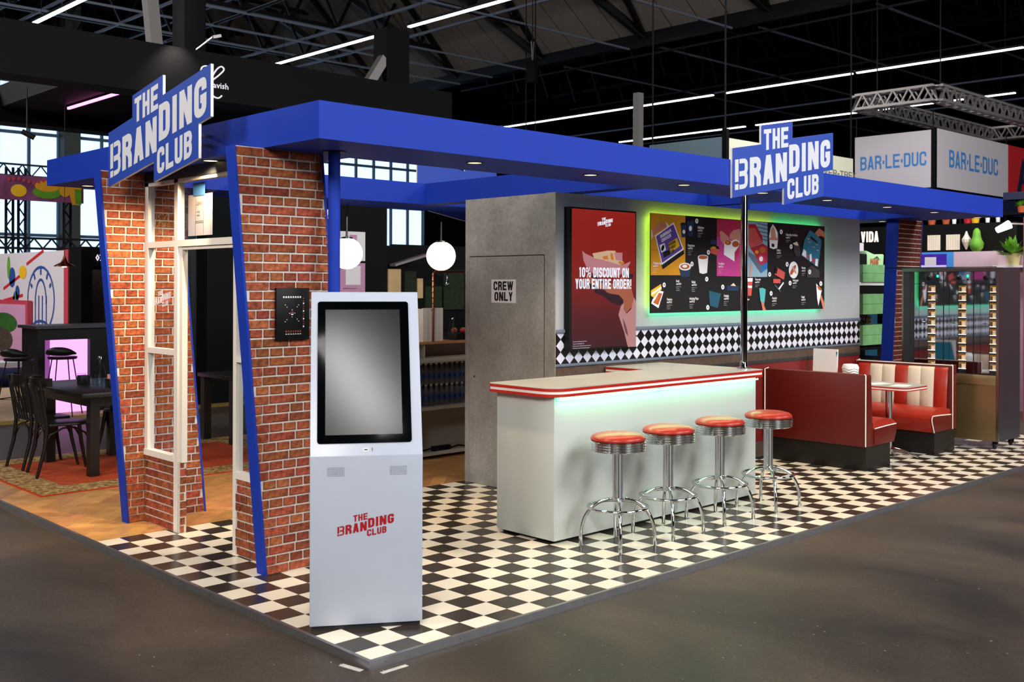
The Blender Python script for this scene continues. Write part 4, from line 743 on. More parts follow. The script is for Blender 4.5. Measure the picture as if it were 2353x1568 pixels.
def rot_text(txt, x, y, h, w, a, mi):
    pl.quads(m, [[(x + p * math.cos(a) - r * math.sin(a), y + p * math.sin(a) + r * math.cos(a)) for p, r in q] for q in text_quads(txt, 0, 0, h, w)], .0002, mi)
rot_text('GANGNAM', .078, .668, .030, .165, .40, 0); rot_text('CHICKEN', .094, .632, .030, .145, .40, 0)
rot_text('KOREAN', .196, .600, .026, .10, .36, 1); rot_text('STREET', .205, .566, .026, .10, .36, 1); rot_text('FOOD', .214, .532, .026, .065, .36, 1)
m.build('bag_lettering', ['print_white', 'ink'], mbd)

# ================================================================ bar counter
t = thing('bar_counter', 'white L shaped diner bar counter with red edged top and mint light strip', 'counter', (3.1, 1.05, 0))
m = MB(); m.prism([(1.988, .79, .024), (4.340, .79, .024), (4.340, 1.82, .024), (3.74, 1.82, .024), (3.74, 1.35, .024), (1.988, 1.35, .024)], (0, 0, .9575)); m.build('body', 'counter_white', t, bevel=.0015)
m = MB(); m.prism([(2.03, .82, 0), (4.31, .82, 0), (4.31, 1.80, 0), (3.76, 1.80, 0), (3.76, 1.33, 0), (2.03, 1.33, 0)], (0, 0, .0239)); m.build('plinth', 'plinth_black', t)
def top_outline(o, r=.14):
    a = rrect(1.93 - o, .74 - o, 4.40 + o, 1.83, [0, 0, r, .05], 8)
    body = [p for p in a]
    # order from rrect: (x1,y1) (x0,y1) arc(x0,y0) arc(x1,y0); cut the inner corner of the L out of the far left
    return [(4.40 + o, 1.83), (3.665 - o, 1.83), (3.665 - o, 1.405 + o), (1.97 - o, 1.405 + o), (1.93 - o, 1.365 + o)] + [p for p in a[2:]]
for nm, z0, z1, o, mn in (('red_edge', .982, 1.0005, 0, 'red_edge'), ('white_edge', 1.0006, 1.0195, -.004, 'sign_edge'), ('red_edge', 1.0196, 1.037, 0, 'red_edge'), ('top', 1.0371, 1.041, -.001, 'counter_top')):
    m = MB(); m.prism([(x, y, z0) for x, y in top_outline(o)], (0, 0, z1 - z0)); m.build(nm, mn, t, smooth=30)
MB().box(2.0, .762, .960, 4.335, .770, .968).build('led_strip', 'led_mint', t)
for x in (1.995, 3.06): MB().box(x, .758, .950, x + .012, .79, .981).build('led_clip', 'clear_glass', t)
t = thing('chrome_pole', 'chrome pole standing on the bar top and reaching the canopy', 'pole', (4.33, .90, 1.041))
m = MB(); m.lathe([(.028, 0), (.028, ZB - 1.042)], (4.33, .90, 1.0415), 24); m.build('tube', 'chrome', t, smooth=40)
m = MB(); m.lathe([(.062, 0), (.062, .006), (.034, .014), (.030, .05), (.0285, .055)], (4.33, .90, 1.0415), 24); m.build('base_flange', 'chrome', t, smooth=40)

# ================================================================ bar stools
def make_stool():
    t = thing('bar_stool', '', 'stool', (0, 0, 0), group='chrome bar stools in a row along the bar')
    m = MB(); m.lathe([(.172, .7006), (.181, .706), (.183, .713), (.176, .727), (.16, .738), (.12, .748), (.06, .754), (.012, .7555)], n=40); m.build('seat', 'red_seat', t, smooth=50)
    pr = [(.165, .632), (.176, .632)]
    for k in range(4): z = .634 + k * .0165; pr += [(.180, z), (.1865, z + .004), (.1865, z + .010), (.180, z + .014)]
    pr += [(.180, .7005), (.165, .7005)]
    m = MB(); m.lathe(pr, n=40); m.build('rim', 'chrome', t, smooth=35)
    m = MB(); m.lathe([(.036, .318), (.036, .640)], n=24); m.lathe([(.046, .30), (.046, .318), (.037, .325)], n=24); m.build('column', 'chrome', t, smooth=40)
    m = MB(); m.tube([(.198 * math.cos(a), .198 * math.sin(a), .262) for a in [2 * PI * i / 40 for i in range(40)]], .0105, 10, closed=True); m.build('foot_ring', 'chrome', t, smooth=60)
    for k in range(4):
        a = PI / 4 + k * PI / 2; pts = []
        for s_ in range(15):
            q = s_ / 14; ang = q * PI / 2; r = .02 + .226 * math.sin(ang) ** .92; z = .02 + .292 * math.cos(ang) ** .75 if q < 1 else .012
            pts.append((r * math.cos(a), r * math.sin(a), z))
        pts.append((.247 * math.cos(a), .247 * math.sin(a), 0.0))
        m = MB(); m.tube(pts, .0125, 10); m.build('leg', 'chrome', t, smooth=60)
    return t
st0 = make_stool()
for k, (x, y, r, lb) in enumerate(((2.283, .488, 0, 'chrome bar stool with red round seat at the near left end of the bar'), (2.832, .500, .02, 'chrome bar stool with red round seat, second from the near end of the bar'), (3.452, .508, -.03, 'chrome bar stool with red round seat, third from the near end of the bar'), (4.055, .484, .03, 'chrome bar stool with red round seat at the far end by the red booth'))):
    s_ = st0 if k == 0 else copy_tree(st0); s_.location = (x, y, 0); s_.rotation_euler = (0, 0, r); s_['label'] = lb

# ================================================================ diner booths and table
def booth(x0, sgn, label):
    """x0: outer face of the back; sgn +1 seat towards +X"""
    t = thing('booth_bench', label, 'bench', (x0, 1.28, 0), group='red diner booth benches')
    y0, y1 = .735, 1.825
    X = lambda d: x0 + sgn * d
    MB().box(min(X(.03), X(.50)), y0 + .01, 0, max(X(.03), X(.50)), y1, .225).build('plinth', 'plinth_black', t)
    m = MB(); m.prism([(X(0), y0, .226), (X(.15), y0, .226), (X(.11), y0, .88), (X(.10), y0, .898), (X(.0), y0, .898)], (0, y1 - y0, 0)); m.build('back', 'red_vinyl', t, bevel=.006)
    w = (y1 - .03 - y0 - .035) / 7
    for k in range(7):
        ya = y0 + .035 + k * w; m = MB()
        mn = 'red_seat' if (6 - k) % 3 == 0 else 'cream_vinyl'
        prof = [(X(.165), .40), (X(.125), .865)]
        n = 6; vs = []; fs = []
        for (px, pz) in ((X(.14), .39), (X(.165), .40), (X(.15), .62), (X(.13), .84), (X(.115), .868), (X(.10), .872)):
            for i in range(n + 1):
                q = i / n; bul = .016 * (math.sin(PI * q) ** .5); vs.append((px + sgn * (bul if .395 < pz < .85 else bul * .3), ya + .001 + (w - .002) * q, pz))
        for r in range(5):
            for i in range(n): fs.append((r * (n + 1) + i, r * (n + 1) + i + 1, (r + 1) * (n + 1) + i + 1, (r + 1) * (n + 1) + i))
        m.add(vs, fs); o = m.build('back_channel', mn, t, smooth=60)
    # seat cushion: bullnose profile swept along the bench
    prof = [(.15, .228), (.545, .228), (.56, .24), (.595, .33), (.61, .37), (.60, .40), (.56, .435), (.48, .458), (.36, .47), (.25, .462), (.15, .44)]
    m = MB(); m.prism([(X(a), y0 + .004, b) for a, b in prof], (0, y1 - y0 - .004, 0)); m.build('seat', 'red_seat', t, smooth=50)
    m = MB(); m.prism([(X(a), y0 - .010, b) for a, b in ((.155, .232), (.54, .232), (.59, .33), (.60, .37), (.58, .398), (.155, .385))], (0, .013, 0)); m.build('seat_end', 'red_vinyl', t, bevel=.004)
    m = MB(); m.tube([(X(a), y0 - .010, b) for a, b in ((.16, .388), (.40, .398), (.575, .402))], .0055, 8); m.build('piping', 'piping', t, smooth=60)
    if sgn < 0: m = MB(); m.tube([(X(.585), y0 - .010, .40), (X(.60), y0 - .010, .37), (X(.59), y0 - .01, .33), (X(.545), y0 - .010, .23)], .0055, 8); m.build('piping', 'piping', t, smooth=60)
    s0 = 0 if sgn > 0 else .10
    m = MB(); m.tube([(X(s0), y0 - .002, .232), (X(s0), y0 - .002, .895), (X(s0), y0 + .01, .902)], .0055, 8); m.build('piping', 'piping', t, smooth=60)
    m = MB(); m.tube([(X(s0), y1 - .002, .232), (X(s0), y1 - .002, .895), (X(.05), y1 - .01, .905)], .0055, 8); m.build('piping', 'piping', t, smooth=60)
    if sgn < 0: m = MB(); m.tube([(X(.105), y0, .895), (X(.105), y1, .895)], .0055, 8); m.build('piping', 'piping', t, smooth=60)
    return t
booth(6.05, 1, 'red diner booth bench seen from behind, beside the bar stools')
booth(7.99, -1, 'red and cream striped diner booth bench facing the table, before the vending wall')
t = thing('diner_table', 'small diner table with red and white edged top between the booths', 'table', (7.05, 1.25, 0))
def tab(o): return rrect(6.79 - o, .70 - o, 7.31 + o, 1.80, [0, 0, .10, .10], 7)
for nm, z0, z1, o, mn in (('red_edge', .692, .702, 0, 'red_edge'), ('white_edge', .7021, .716, -.003, 'sign_edge'), ('red_edge', .7161, .728, 0, 'red_edge'), ('top', .7281, .732, -.001, 'counter_top')):
    m = MB(); m.prism([(x, y, z0) for x, y in tab(o)], (0, 0, z1 - z0)); m.build(nm, mn, t, smooth=30)
m = MB(); m.lathe([(.034, .03), (.034, .692)], (7.06, 1.02, 0), 20); m.build('column', 'chrome', t, smooth=40)
for k in range(4):
    a = k * PI / 2 + .25; m = MB(); m.tube([(7.06, 1.02, .085), (7.06 + .12 * math.cos(a), 1.02 + .12 * math.sin(a), .065), (7.06 + .29 * math.cos(a), 1.02 + .29 * math.sin(a), .018)], [.026, .022, .014], 10); m.build('base_leg', 'chrome', t, smooth=60)
for k, (x, y, a, lb) in enumerate(((7.0, .86, .2, 'white paper placemat at the front edge of the diner table'), (7.02, 1.12, -.25, 'white paper placemat in the middle of the diner table'), (6.95, 1.42, .5, 'white paper placemat at the wall side of the diner table'))):
    m = MB(); c, s_ = math.cos(a), math.sin(a); m.prism([(x + u * c - v * s_, y + u * s_ + v * c, .7325 + k * .0003) for u, v in ((-.13, -.08), (.13, -.08), (.13, .08), (-.13, .08))], (0, 0, .0008)); tag(m.build('placemat', 'paper_white'), lb, 'placemat', 'paper sheets on the diner table')
t = thing('menu_stand', 'white folded menu card standing on the diner table against the wall', 'menu card', (6.9, 1.65, .7345))
m = MB(); m.prism([(6.84, 1.48, .7345), (6.855, 1.48, .7345), (6.855, 1.76, .7345), (6.84, 1.76, .7345)], (.02, 0, .335)); m.build('card', 'paper_white', t)
m = MB(); m.prism([(6.858, 1.48, .7345), (6.95, 1.75, .7345), (6.95, 1.76, .7345), (6.855, 1.49, .7345)], (0, 0, .31)); m.build('card_fold', 'print_teal', t)
t = thing('candle_jar', 'small white bowl with wavy dark stripes on the booth side of the table', 'bowl', (6.88, 1.36, .734))
m = MB(); m.lathe([(.05, 0), (.075, .05), (.08, .11), (.07, .118)], (6.60, 1.38, .80), 24); 
t.location = (6.885, 1.35, .734); m = MB(); m.lathe([(.05, 0.001), (.078, .06), (.085, .16), (.07, .19), (.02, .195)], (6.885, 1.35, .734), 24); m.build('body', 'paper_white', t, smooth=50)
for k in range(4): m = MB(); m.tube([(6.885 + (.079 + .001 * k) * math.cos(a), 1.35 + (.079 + .001 * k) * math.sin(a), .734 + .07 + k * .024 + .008 * math.sin(5 * a)) for a in [2 * PI * i / 30 for i in range(30)]], .0035, 5, closed=True); m.build('stripe', 'leaf_dark', t)

# ================================================================ steel vending wall
t = thing('vending_cabinet', 'tall stainless steel hot food vending wall with lit compartments on castors', 'vending machine', (8.5, .94, 0))
VX, V0, V1 = 8.25, .405, 1.475
MB().box(VX + .012, V0 + .02, .10, 8.80, V1 - .02, 1.90).build('carcass', 'steel_dark', t)
MB().box(VX, V0, .09, 8.82, V0 + .0199, 1.925).build('side_panel', 'steel_dark', t); MB().box(VX, V1 - .0199, .09, 8.82, V1, 1.925).build('side_panel', 'steel', t)
MB().box(VX - .004, V0 - .002, .09, VX + .018, V0 + .026, 1.925).build('corner_profile', 'steel', t)
MB().box(VX - .004, V1 - .09, .09, VX + .0119, V1 - .0201, 1.88).build('corner_profile', 'steel_dark', t)
MB().box(VX - .006, V0 + .0265, 1.885, 8.82, V1 - .0201, 1.925).build('top_cap', 'steel', t)
MB().box(VX, V0 + .0265, .09, VX + .0118, V1 - .0905, .68).build('lower_panel', 'steel_gold_reflection', t)
MB().box(VX - .012, V0 + .0265, .681, VX + .0118, V1 - .0905, .785).build('ledge', 'steel_gold_reflection', t, bevel=.004)
cols = [(.43, .667), (.672, .995), (1.0, 1.33)]
for ci, (ya, yb) in enumerate(cols):
    MB().box(VX, ya + .003, 1.752, VX + .0118, yb - .003, 1.882); cpn = MB().box(VX, ya + .003, 1.752, VX + .0118, yb - .003, 1.882).build('control_panel', 'mirror_steel', t)
    yk = ya + (yb - ya) * (.42 if ci else .38)
    m = MB(); m.lathe([(.026, 0), (.026, .012), (.018, .02)], n=20); m.v = [(VX - .0005 - c, yk + a + .02, 1.815 + b) for a, b, c in m.v]; kn = m.build('knob', 'black', cpn, smooth=40)
    if ci: MB().box(VX - .004, yk - .085, 1.824, VX - .0003, yk - .065, 1.848).build('power_switch', 'led_green_dot', cpn)
    m = MB(); m.lathe([(.009, 0), (.009, .008)], n=12); m.v = [(VX - .0005 - c, yk - .075 + a, 1.797 + b) for a, b, c in m.v]; m.build('button', 'black', cpn)
    # window column sits towards the left of each door pair
    wy0, wy1 = ((.415 + .012, .500), (.752, .833), (1.091, 1.173))[ci]
    if wy0 > ya + .01: MB().box(VX + .001, ya + .003, .80, VX + .0118, wy0 - .002, 1.748).build('mirror_door', 'mirror_steel', t)
    ys = min(yb - .003, wy1 + (.10 if ci else .095)); MB().box(VX + .001, wy1 + .002, .80, VX + .0118, ys, 1.748).build('mirror_door', 'mirror_steel', t)
    if yb - .003 - ys > .03: MB().box(VX + .001, ys + .004, .80, VX + .0118, yb - .003, 1.748).build('mirror_door', 'mirror_steel', t)
    m = MB(); m.lathe([(.008, 0), (.008, .03)], n=10); m.v = [(VX - c, wy1 + .05 + a, 1.33 + b) for a, b, c in m.v]; m.build('lock', 'steel', t)
    nf = 10; hz = (1.735 - .82) / nf
    for k in range(nf):
        za = .82 + k * hz; c = MB()
        c.box(VX + .0005, wy0, za, VX + .0117, wy1, za + .018, 0); c.box(VX - .004, wy0 + .002, za + .018, VX + .0117, wy1 - .002, za + .024, 1)
        c.box(VX + .010, wy0 + .003, za + .0245, VX + .0118, wy1 - .003, za + hz - .004, 3)
        w_ = wy1 - wy0
        c.box(VX + .004, wy0 + w_ * .12, za + .030, VX + .0095, wy0 + w_ * .5, za + .066, 2); c.box(VX + .006, wy0 + w_ * .62, za + .0245, VX + .0097, wy1 - .006, za + hz - .02, 4); c.box(VX + .003, wy0 + w_ * .1, za + hz - .016, VX + .0097, wy1 - w_ * .1, za + hz - .006, 4)
        c.build('compartment', ['steel_dark', 'letter_lit', 'paper_white', 'warm_light', 'wood_dark'], t)
for x, y in ((8.32, .47), (8.74, .47), (8.32, 1.41), (8.74, 1.41)):
    w = MB(); w.lathe([(.012, -.012), (.038, -.010), (.040, 0), (.038, .010), (.012, .012)], n=18); w.v = [(x + a, y + c, .040 + b) for a, b, c in w.v]; cs = w.build('castor', 'black', t, smooth=40)
    MB().bar((x, y + .018, .035), (x + .02, y + .018, .09), .028, .004).bar((x, y - .018, .035), (x + .02, y - .018, .09), .028, .004).box(x - .01, y - .022, .084, x + .05, y + .022, .0898).build('fork', 'steel', cs)
m = MB(); m.tube([(8.86, 1.98, 1.94), (8.60, 1.5, 1.935), (8.45, 1.2, 1.933), (8.35, .8, 1.933), (8.3, .45, 1.932)], .005, 6); tag(m.build('power_cable', 'black'), 'thin black cable running over the top of the vending wall', 'cable')

# ================================================================ ordering kiosk
KA = Vector((-.14, .40, 0)); KD = Vector((.83561, -.54932, 0)); KN = Vector((.54932, .83561, 0)); KW = .5589
t = thing('ordering_kiosk', 'white freestanding self order kiosk with large dark touch screen and red club logo', 'kiosk', tuple(KA + KD * KW / 2 + KN * .2))
prof = [(0, .024), (0, .868), (.34, 1.685), (.395, 1.685), (.395, .024)]
m = MB(); m.prism([KA + KN * a + Vector((0, 0, z)) for a, z in prof], KD * KW); m.build('body', 'white_kiosk', t, bevel=.003)
m = MB(); m.prism([KA + KN * a + KD * .01 + Vector((0, 0, 0)) for a in (.02,)] + [KA + KN * .02 + KD * (KW - .01), KA + KN * .38 + KD * (KW - .01), KA + KN * .38 + KD * .01], (0, 0, .0238)); m.build('foot_plate', 'charcoal', t)
V = (KN * .34 + Vector((0, 0, .817))).normalized()
pl = Plane(KA + Vector((0, 0, .868)), KD, V); pl.N = KD.cross(V)
m = MB(); m.prism([pl.at(x, y, .001) for x, y in rrect(.034, .064, .506, .829, .014, 4)], pl.N * .004); bz = m.build('bezel', 'bezel', t, smooth=30)
m = MB(); m.poly([pl.at(x, y, .0054) for x, y in ((.074, .107), (.460, .107), (.460, .783), (.074, .783))]); m.build('touch_screen', 'screen_off', bz)
m = MB(); m.poly([pl.at(x, y, .0012) for x, y in ((.262, .022), (.288, .022), (.288, .038), (.262, .038))], 0); m.poly([pl.at(x, y, .0016) for x, y in ((.266, .027), (.284, .027), (.284, .033), (.266, .033))], 1); m.poly([pl.at(x, y, .0012) for x, y in ((.305, .022), (.308, .022), (.308, .040), (.305, .040))], 1); m.build('maker_badge', ['paper_white', 'charcoal'], t)
pf = Plane(KA, KD, (0, 0, 1)); pf.N = KD.cross(Vector((0, 0, 1)))
for x0 in (.082, .392):
    m = MB()
    for i in range(13):
        for j in range(7):
            cx, cy = x0 + .004 + i * .0067, .770 + j * .0067; m.poly([pf.at(cx + .0019 * math.cos(a * PI / 3), cy + .0019 * math.sin(a * PI / 3), .0006) for a in range(6)])
    m.build('speaker_grille', 'charcoal', t)
m = MB(); pf.quads(m, [[(.128 + x, .430 + y) for x, y in q] for q in logo_quads(.297)], .0008); m.build('logo', 'kiosk_red', t)

# ================================================================ globe lamps, shelf unit and what stands on it
def lamp(x, y, zc, label):
    t = thing('globe_lamp', label, 'lamp', (x, y, zc), group='glowing white globe pendants under the rear canopy beam')
    m = MB(); m.lathe([(.155 * math.sin(a), -.155 * math.cos(a)) for a in [PI * i / 20 for i in range(1, 20)]], (x, y, zc), 32); m.build('globe', 'globe', t, smooth=80)
    m = MB(); m.lathe([(.06, .142), (.055, .158), (.012, .165)], (x, y, zc), 24); m.build('cap', 'steel', t, smooth=40)
    m = MB(); m.lathe([(.011, .165), (.011, .36)], (x, y, zc), 12); m.build('stem', 'steel', t, smooth=40)
    m = MB(); m.lathe([(.003, .36), (.003, ZB - zc)], (x, y, zc), 6); m.build('cord', 'black', t)
lamp(4.11, 4.55, 2.03, 'glowing white globe pendant lamp left of the concrete look wall'); lamp(2.92, 4.55, 2.03, 'glowing white globe pendant lamp partly hidden behind the blue round post')
SX0, SX1, SY0, SY1 = 2.55, 5.2, 4.05, 4.50
t = thing('back_counter', 'cream open shelf counter behind the kiosk with water bottles inside', 'shelf unit', (3.9, 4.27, 0))
MB().box(SX0, SY1 - .015, 0, SX1, SY1, 1.13).build('back_panel', 'white_shelf', t)
for x in (SX0, 3.30, SX1 - .02): MB().box(x, SY0 + .01, .0, x + .018, SY1 - .0151, .95).build('side_panel', 'white_shelf', t)
for z0, z1, y0 in ((.035, .055, SY0), (.485, .515, SY0), (.955, .975, SY0 - .02)): MB().box(SX0 + .0181, y0, z0, SX1 - .0201, SY1 - .0151, z1).build('shelf', 'white_shelf', t)
MB().box(SX0, SY0 + .13, .976, SX1, SY1 - .0151, .99).build('riser', 'white_shelf', t); MB().box(3.60, SY0 + .14, .991, 3.612, SY1 - .0151, 1.129).build('divider', 'white_shelf', t)
MB().box(SX0 - .01, SY0 + .11, 1.1305, SX1, SY1 + .25, 1.152).build('top', 'copper', t).data.materials[0] = MATS['wood_plank']
bm0 = MB(); bm0.lathe([(.030, 0), (.031, .12), (.026, .15), (.012, .185), (.012, .20)], n=10); bmesh_b = bm0.mesh('bottle', 'bottle_plastic', smooth=40)
bl0 = MB(); bl0.lathe([(.0315, .06), (.0315, .10)], n=10, cap=False); bmesh_l = bl0.mesh('bottle_label', 'label_blue'); bc0 = MB(); bc0.lathe([(.013, .195), (.013, .212)], n=8); bmesh_c = bc0.mesh('cap', 'paper_white')
for lv in range(2):
    for r in range(3):
        for k in range(16):
            x = 3.40 + k * .068; y = SY0 + .12 + r * .07; z = .516 + lv * .214
            b = bpy.data.objects.new('water_bottle', bmesh_b); S.collection.objects.link(b); b.location = (x, y, z)
            tag(b, 'clear plastic water bottle in the ' + ('lower' if lv == 0 else 'upper') + ' stacked tray on the middle shelf, ' + ('front', 'middle', 'rear')[r] + ' row', 'bottle', ('lower' if lv == 0 else 'upper') + ' tray water bottles, ' + ('front', 'middle', 'rear')[r] + ' row')
            for nm, me in (('label_band', bmesh_l), ('cap', bmesh_c)): c = bpy.data.objects.new(nm, me); S.collection.objects.link(c); c.parent = b
t = thing('wooden_box', 'box of upright white painted boards on the back counter', 'box', (3.75, 4.30, 1.153))
for k in range(5): MB().box(3.625 + k * .052, 4.24, 1.153, 3.625 + k * .052 + .050, 4.255, 1.49).build('board', 'white_wood', t)
MB().box(3.625, 4.256, 1.153, 3.883, 4.40, 1.48).build('inner_box', 'white_wood', t)
t = thing('copper_frame', 'copper pipe frame on the back counter with a wire wound round it', 'frame', (3.72, 4.20, 1.153))
m = MB(); m.tube([(3.72, 4.20, 1.153), (3.72, 4.20, 1.84), (3.735, 4.20, 1.86), (4.6, 4.20, 1.86), (4.615, 4.20, 1.84), (4.615, 4.20, 1.153)], .011, 10); m.build('pipe', 'copper', t, smooth=60)
m = MB(); m.tube([(3.72 + .016 * math.cos(q * .9), 4.20 + .016 * math.sin(q * .9), 1.45 + q * .008) for q in range(48)] + [(3.76 + q * .03, 4.20, 1.845 - .02 * math.sin(q)) for q in range(8)], .0035, 5); m.build('wire', 'steel_dark', t)
t = thing('bulb_lamp', 'small clear teardrop bulb hanging from the copper pipe frame', 'lamp', (3.905, 4.2, 1.70))
m = MB(); m.lathe([(.008, .10), (.012, .06), (.022, .03), (.04, -.03), (.036, -.045), (.005, -.05)], (3.905, 4.20, 1.73), 12); m.build('bulb', 'clear_glass', t, smooth=50)
m = MB(); m.lathe([(.009, .10), (.009, .135)], (3.905, 4.20, 1.73), 10); m.build('socket', 'black', t)
t = thing('glass_carafe', 'clear glass carafe on the back counter beside the white board box', 'carafe', (3.97, 4.20, 1.153))
m = MB(); m.lathe([(.042, 0), (.046, .02), (.045, .09), (.024, .16), (.022, .19), (.034, .235)], (3.97, 4.20, 1.1535), 20, cap=False); m.build('body', 'clear_glass', t, smooth=50)
t = thing('coffee_tray', 'small black crate of colourful fruit behind the carafe', 'crate', (4.2, 4.4, 1.153))
MB().box(4.08, 4.28, 1.153, 4.5, 4.48, 1.22).build('crate', 'black', t)
for k in range(10): m = MB(); rr = .028; cx = 4.11 + k * .04; m.lathe([(rr * math.sin(a), -rr * math.cos(a)) for a in (.3, .8, 1.3, 1.8, 2.3, 2.8)], (cx, 4.34 + (k % 3) * .04, 1.247), 8); m.build('fruit', ('red_edge', 'print_orange', 'leaf')[k % 3], t, smooth=60)
t = thing('power_cable', 'black power cables lying on the lowest shelf of the back counter', 'cable', (3.7, 4.2, .056))
m = MB(); m.tube([(3.42 + k * .06, 4.17 + .03 * math.sin(k), .064 + .012 * (1 + math.sin(k * 2))) for k in range(14)], .009, 6); m.build('cable', 'black', t, smooth=60); MB().box(3.70, 4.15, .056, 3.92, 4.20, .10).build('power_block', 'black', t)

# ================================================================ rug, dining table, chairs
t = thing('rug', 'large rust red rug with beige patterned border on the herringbone floor', 'rug', (1.4, 5.8, 0))
RX0, RY0, RX1, RY1 = .115, 4.755, 2.9, 6.80
MB().box(RX0, RY0, .0005, RX1, RY1, .006).build('edge_band', 'rug_edge', t)
MB().box(RX0 + .02, RY0 + .02, .006, RX1 - .02, RY1 - .02, .009).build('border', 'rug_border', t)
MB().box(RX0 + .30, RY0 + .33, .009, RX1 - .30, RY1 - .30, .011).build('field', 'rug_red', t)
t = thing('dining_table', 'dark wooden dining table on the rug with square legs', 'table', (1.08, 5.87, .011))
MB().box(.625, 5.22, .722, 1.52, 6.72, .762).build('tabletop', 'black_wood', t, bevel=.004)
MB().box(.74, 5.32, .63, 1.42, 6.44, .7215).build('apron', 'black_wood', t)
for x in (.735, 1.345):
    for y in (5.315, 6.36): MB().box(x, y, .0112, x + .085, y + .085, .6295).build('leg', 'black_wood', t)
t = thing('dining_table', 'second dark wooden table seen through the doorway', 'table', (2.95, 6.4, .011))
MB().box(2.55, 6.10, .70, 3.35, 6.9, .742).build('tabletop', 'black_wood', t, bevel=.004)
for x in (2.57, 3.24):
    for y in (6.14, 6.78): MB().box(x, y, .0112, x + .085, y + .085, .6995).build('leg', 'black_wood', t)
def make_chair():
    t = thing('bentwood_chair', '', 'chair', (0, 0, 0), group='black bentwood bistro chairs')
    m = MB(); m.prism([(x, y, .445) for x, y in rrect(-.19, -.20, .20, .20, [.12, .05, .05, .12], 5)], (0, 0, .02)); m.build('seat', 'black_wood', t, bevel=.005)
    for s_ in (-1, 1):
        m = MB(); m.tube([(-.27, s_ * .185, .0), (-.205, s_ * .18, .25), (-.185, s_ * .178, .45), (-.215, s_ * .185, .65), (-.25, s_ * .19, .86)], [.014, .018, .018, .016, .014], 8); m.build('rear_leg', 'black_wood', t, smooth=60)
        m = MB(); m.tube([(.24, s_ * .19, .0), (.19, s_ * .165, .25), (.165, s_ * .15, .445)], [.013, .018, .019], 8); m.build('front_leg', 'black_wood', t, smooth=60)
        m = MB(); m.tube([(-.20, s_ * .178, .28), (-.16, s_ * .175, .37), (-.05, s_ * .172, .425), (.05, s_ * .170, .425), (.14, s_ * .168, .37), (.187, s_ * .165, .28)], .009, 6); m.build('brace', 'black_wood', t, smooth=60)
    m = MB(); m.tube([(-.205, -.175, .28), (-.195, -.13, .38), (-.19, 0, .425), (-.195, .13, .38), (-.205, .175, .28)], .009, 6); m.build('brace', 'black_wood', t, smooth=60)
    vs = []; fs = []; n = 12
    for i in range(n + 1):
        a = -1.15 + 2.3 * i / n; cx, cy = -.06 - .215 * math.cos(a), .225 * math.sin(a) 
        for dr, z in ((0, .80), (0, .875), (-.016, .875), (-.016, .80)): vs.append((cx - dr * -math.cos(a), cy + dr * math.sin(a) * 1, z))
    for i in range(n):
        for k in range(4): q = (k + 1) % 4; fs.append((i * 4 + k, i * 4 + q, (i + 1) * 4 + q, (i + 1) * 4 + k))
    fs += [(0, 1, 2, 3), (n * 4 + 3, n * 4 + 2, n * 4 + 1, n * 4)]
    m = MB(); m.add(vs, fs); m.build('crest_rail', 'black_wood', t, smooth=50)
    for k in (-1.5, -.5, .5, 1.5): m = MB(); m.tube([(-.185, k * .055, .455), (-.225, k * .062, .64), (-.262, k * .066, .81)], .009, 6); m.build('spindle', 'black_wood', t, smooth=60)
    return t
ch0 = make_chair()
for k, (x, y, r, lb) in enumerate(((.66, 5.72, -.12, 'black bentwood chair at the near corner of the dining table'), (.67, 6.24, .05, 'black bentwood chair at the far left side of the dining table'), (1.52, 6.32, PI + .15, 'black bentwood chair mostly hidden behind the left brick pillar'))):
    c = ch0 if k == 0 else copy_tree(ch0); c.location = (x, y, .0112); c.rotation_euler = (0, 0, r); c['label'] = lb
# things on the dining table
TZ = .7625
t = thing('napkin_box', 'small black square box on the dining table', 'box', (1.0, 6.13, TZ)); MB().box(.95, 6.09, TZ, 1.04, 6.18, TZ + .085).build('body', 'black', t, bevel=.003)
t = thing('napkin_box', 'black box with pink and white sachets at the right of the dining table', 'box', (1.08, 5.67, TZ)); MB().box(1.03, 5.62, TZ, 1.13, 5.72, TZ + .08).build('body', 'black', t, bevel=.003); MB().box(1.045, 5.64, TZ + .0801, 1.06, 5.70, TZ + .12).box(1.08, 5.64, TZ + .0801, 1.095, 5.70, TZ + .11).build('sachet', 'print_blush', t)
for x, y, lb in ((1.005, 5.985, 'clear drinking glass nearest the front edge of the dining table'), (1.10, 6.02, 'clear drinking glass beside the carafe on the dining table'), (1.05, 6.32, 'clear drinking glass behind the small black box')):
    t = thing('drinking_glass', lb, 'glass', (x, y, TZ)); m = MB(); m.lathe([(.028, .006), (.038, .095)], (x, y, TZ), 16, cap=False); m.build('side', 'clear_glass', t, smooth=50); m = MB(); m.lathe([(.028, 0.0005), (.028, .006)], (x, y, TZ), 16); m.build('base', 'clear_glass', t)
t = thing('glass_carafe', 'clear glass water carafe on the dining table', 'carafe', (1.18, 6.18, TZ)); m = MB(); m.lathe([(.048, .001), (.052, .02), (.048, .09), (.024, .17), (.022, .20), (.038, .255)], (1.18, 6.18, TZ), 20, cap=False); m.build('body', 'clear_glass', t, smooth=50)

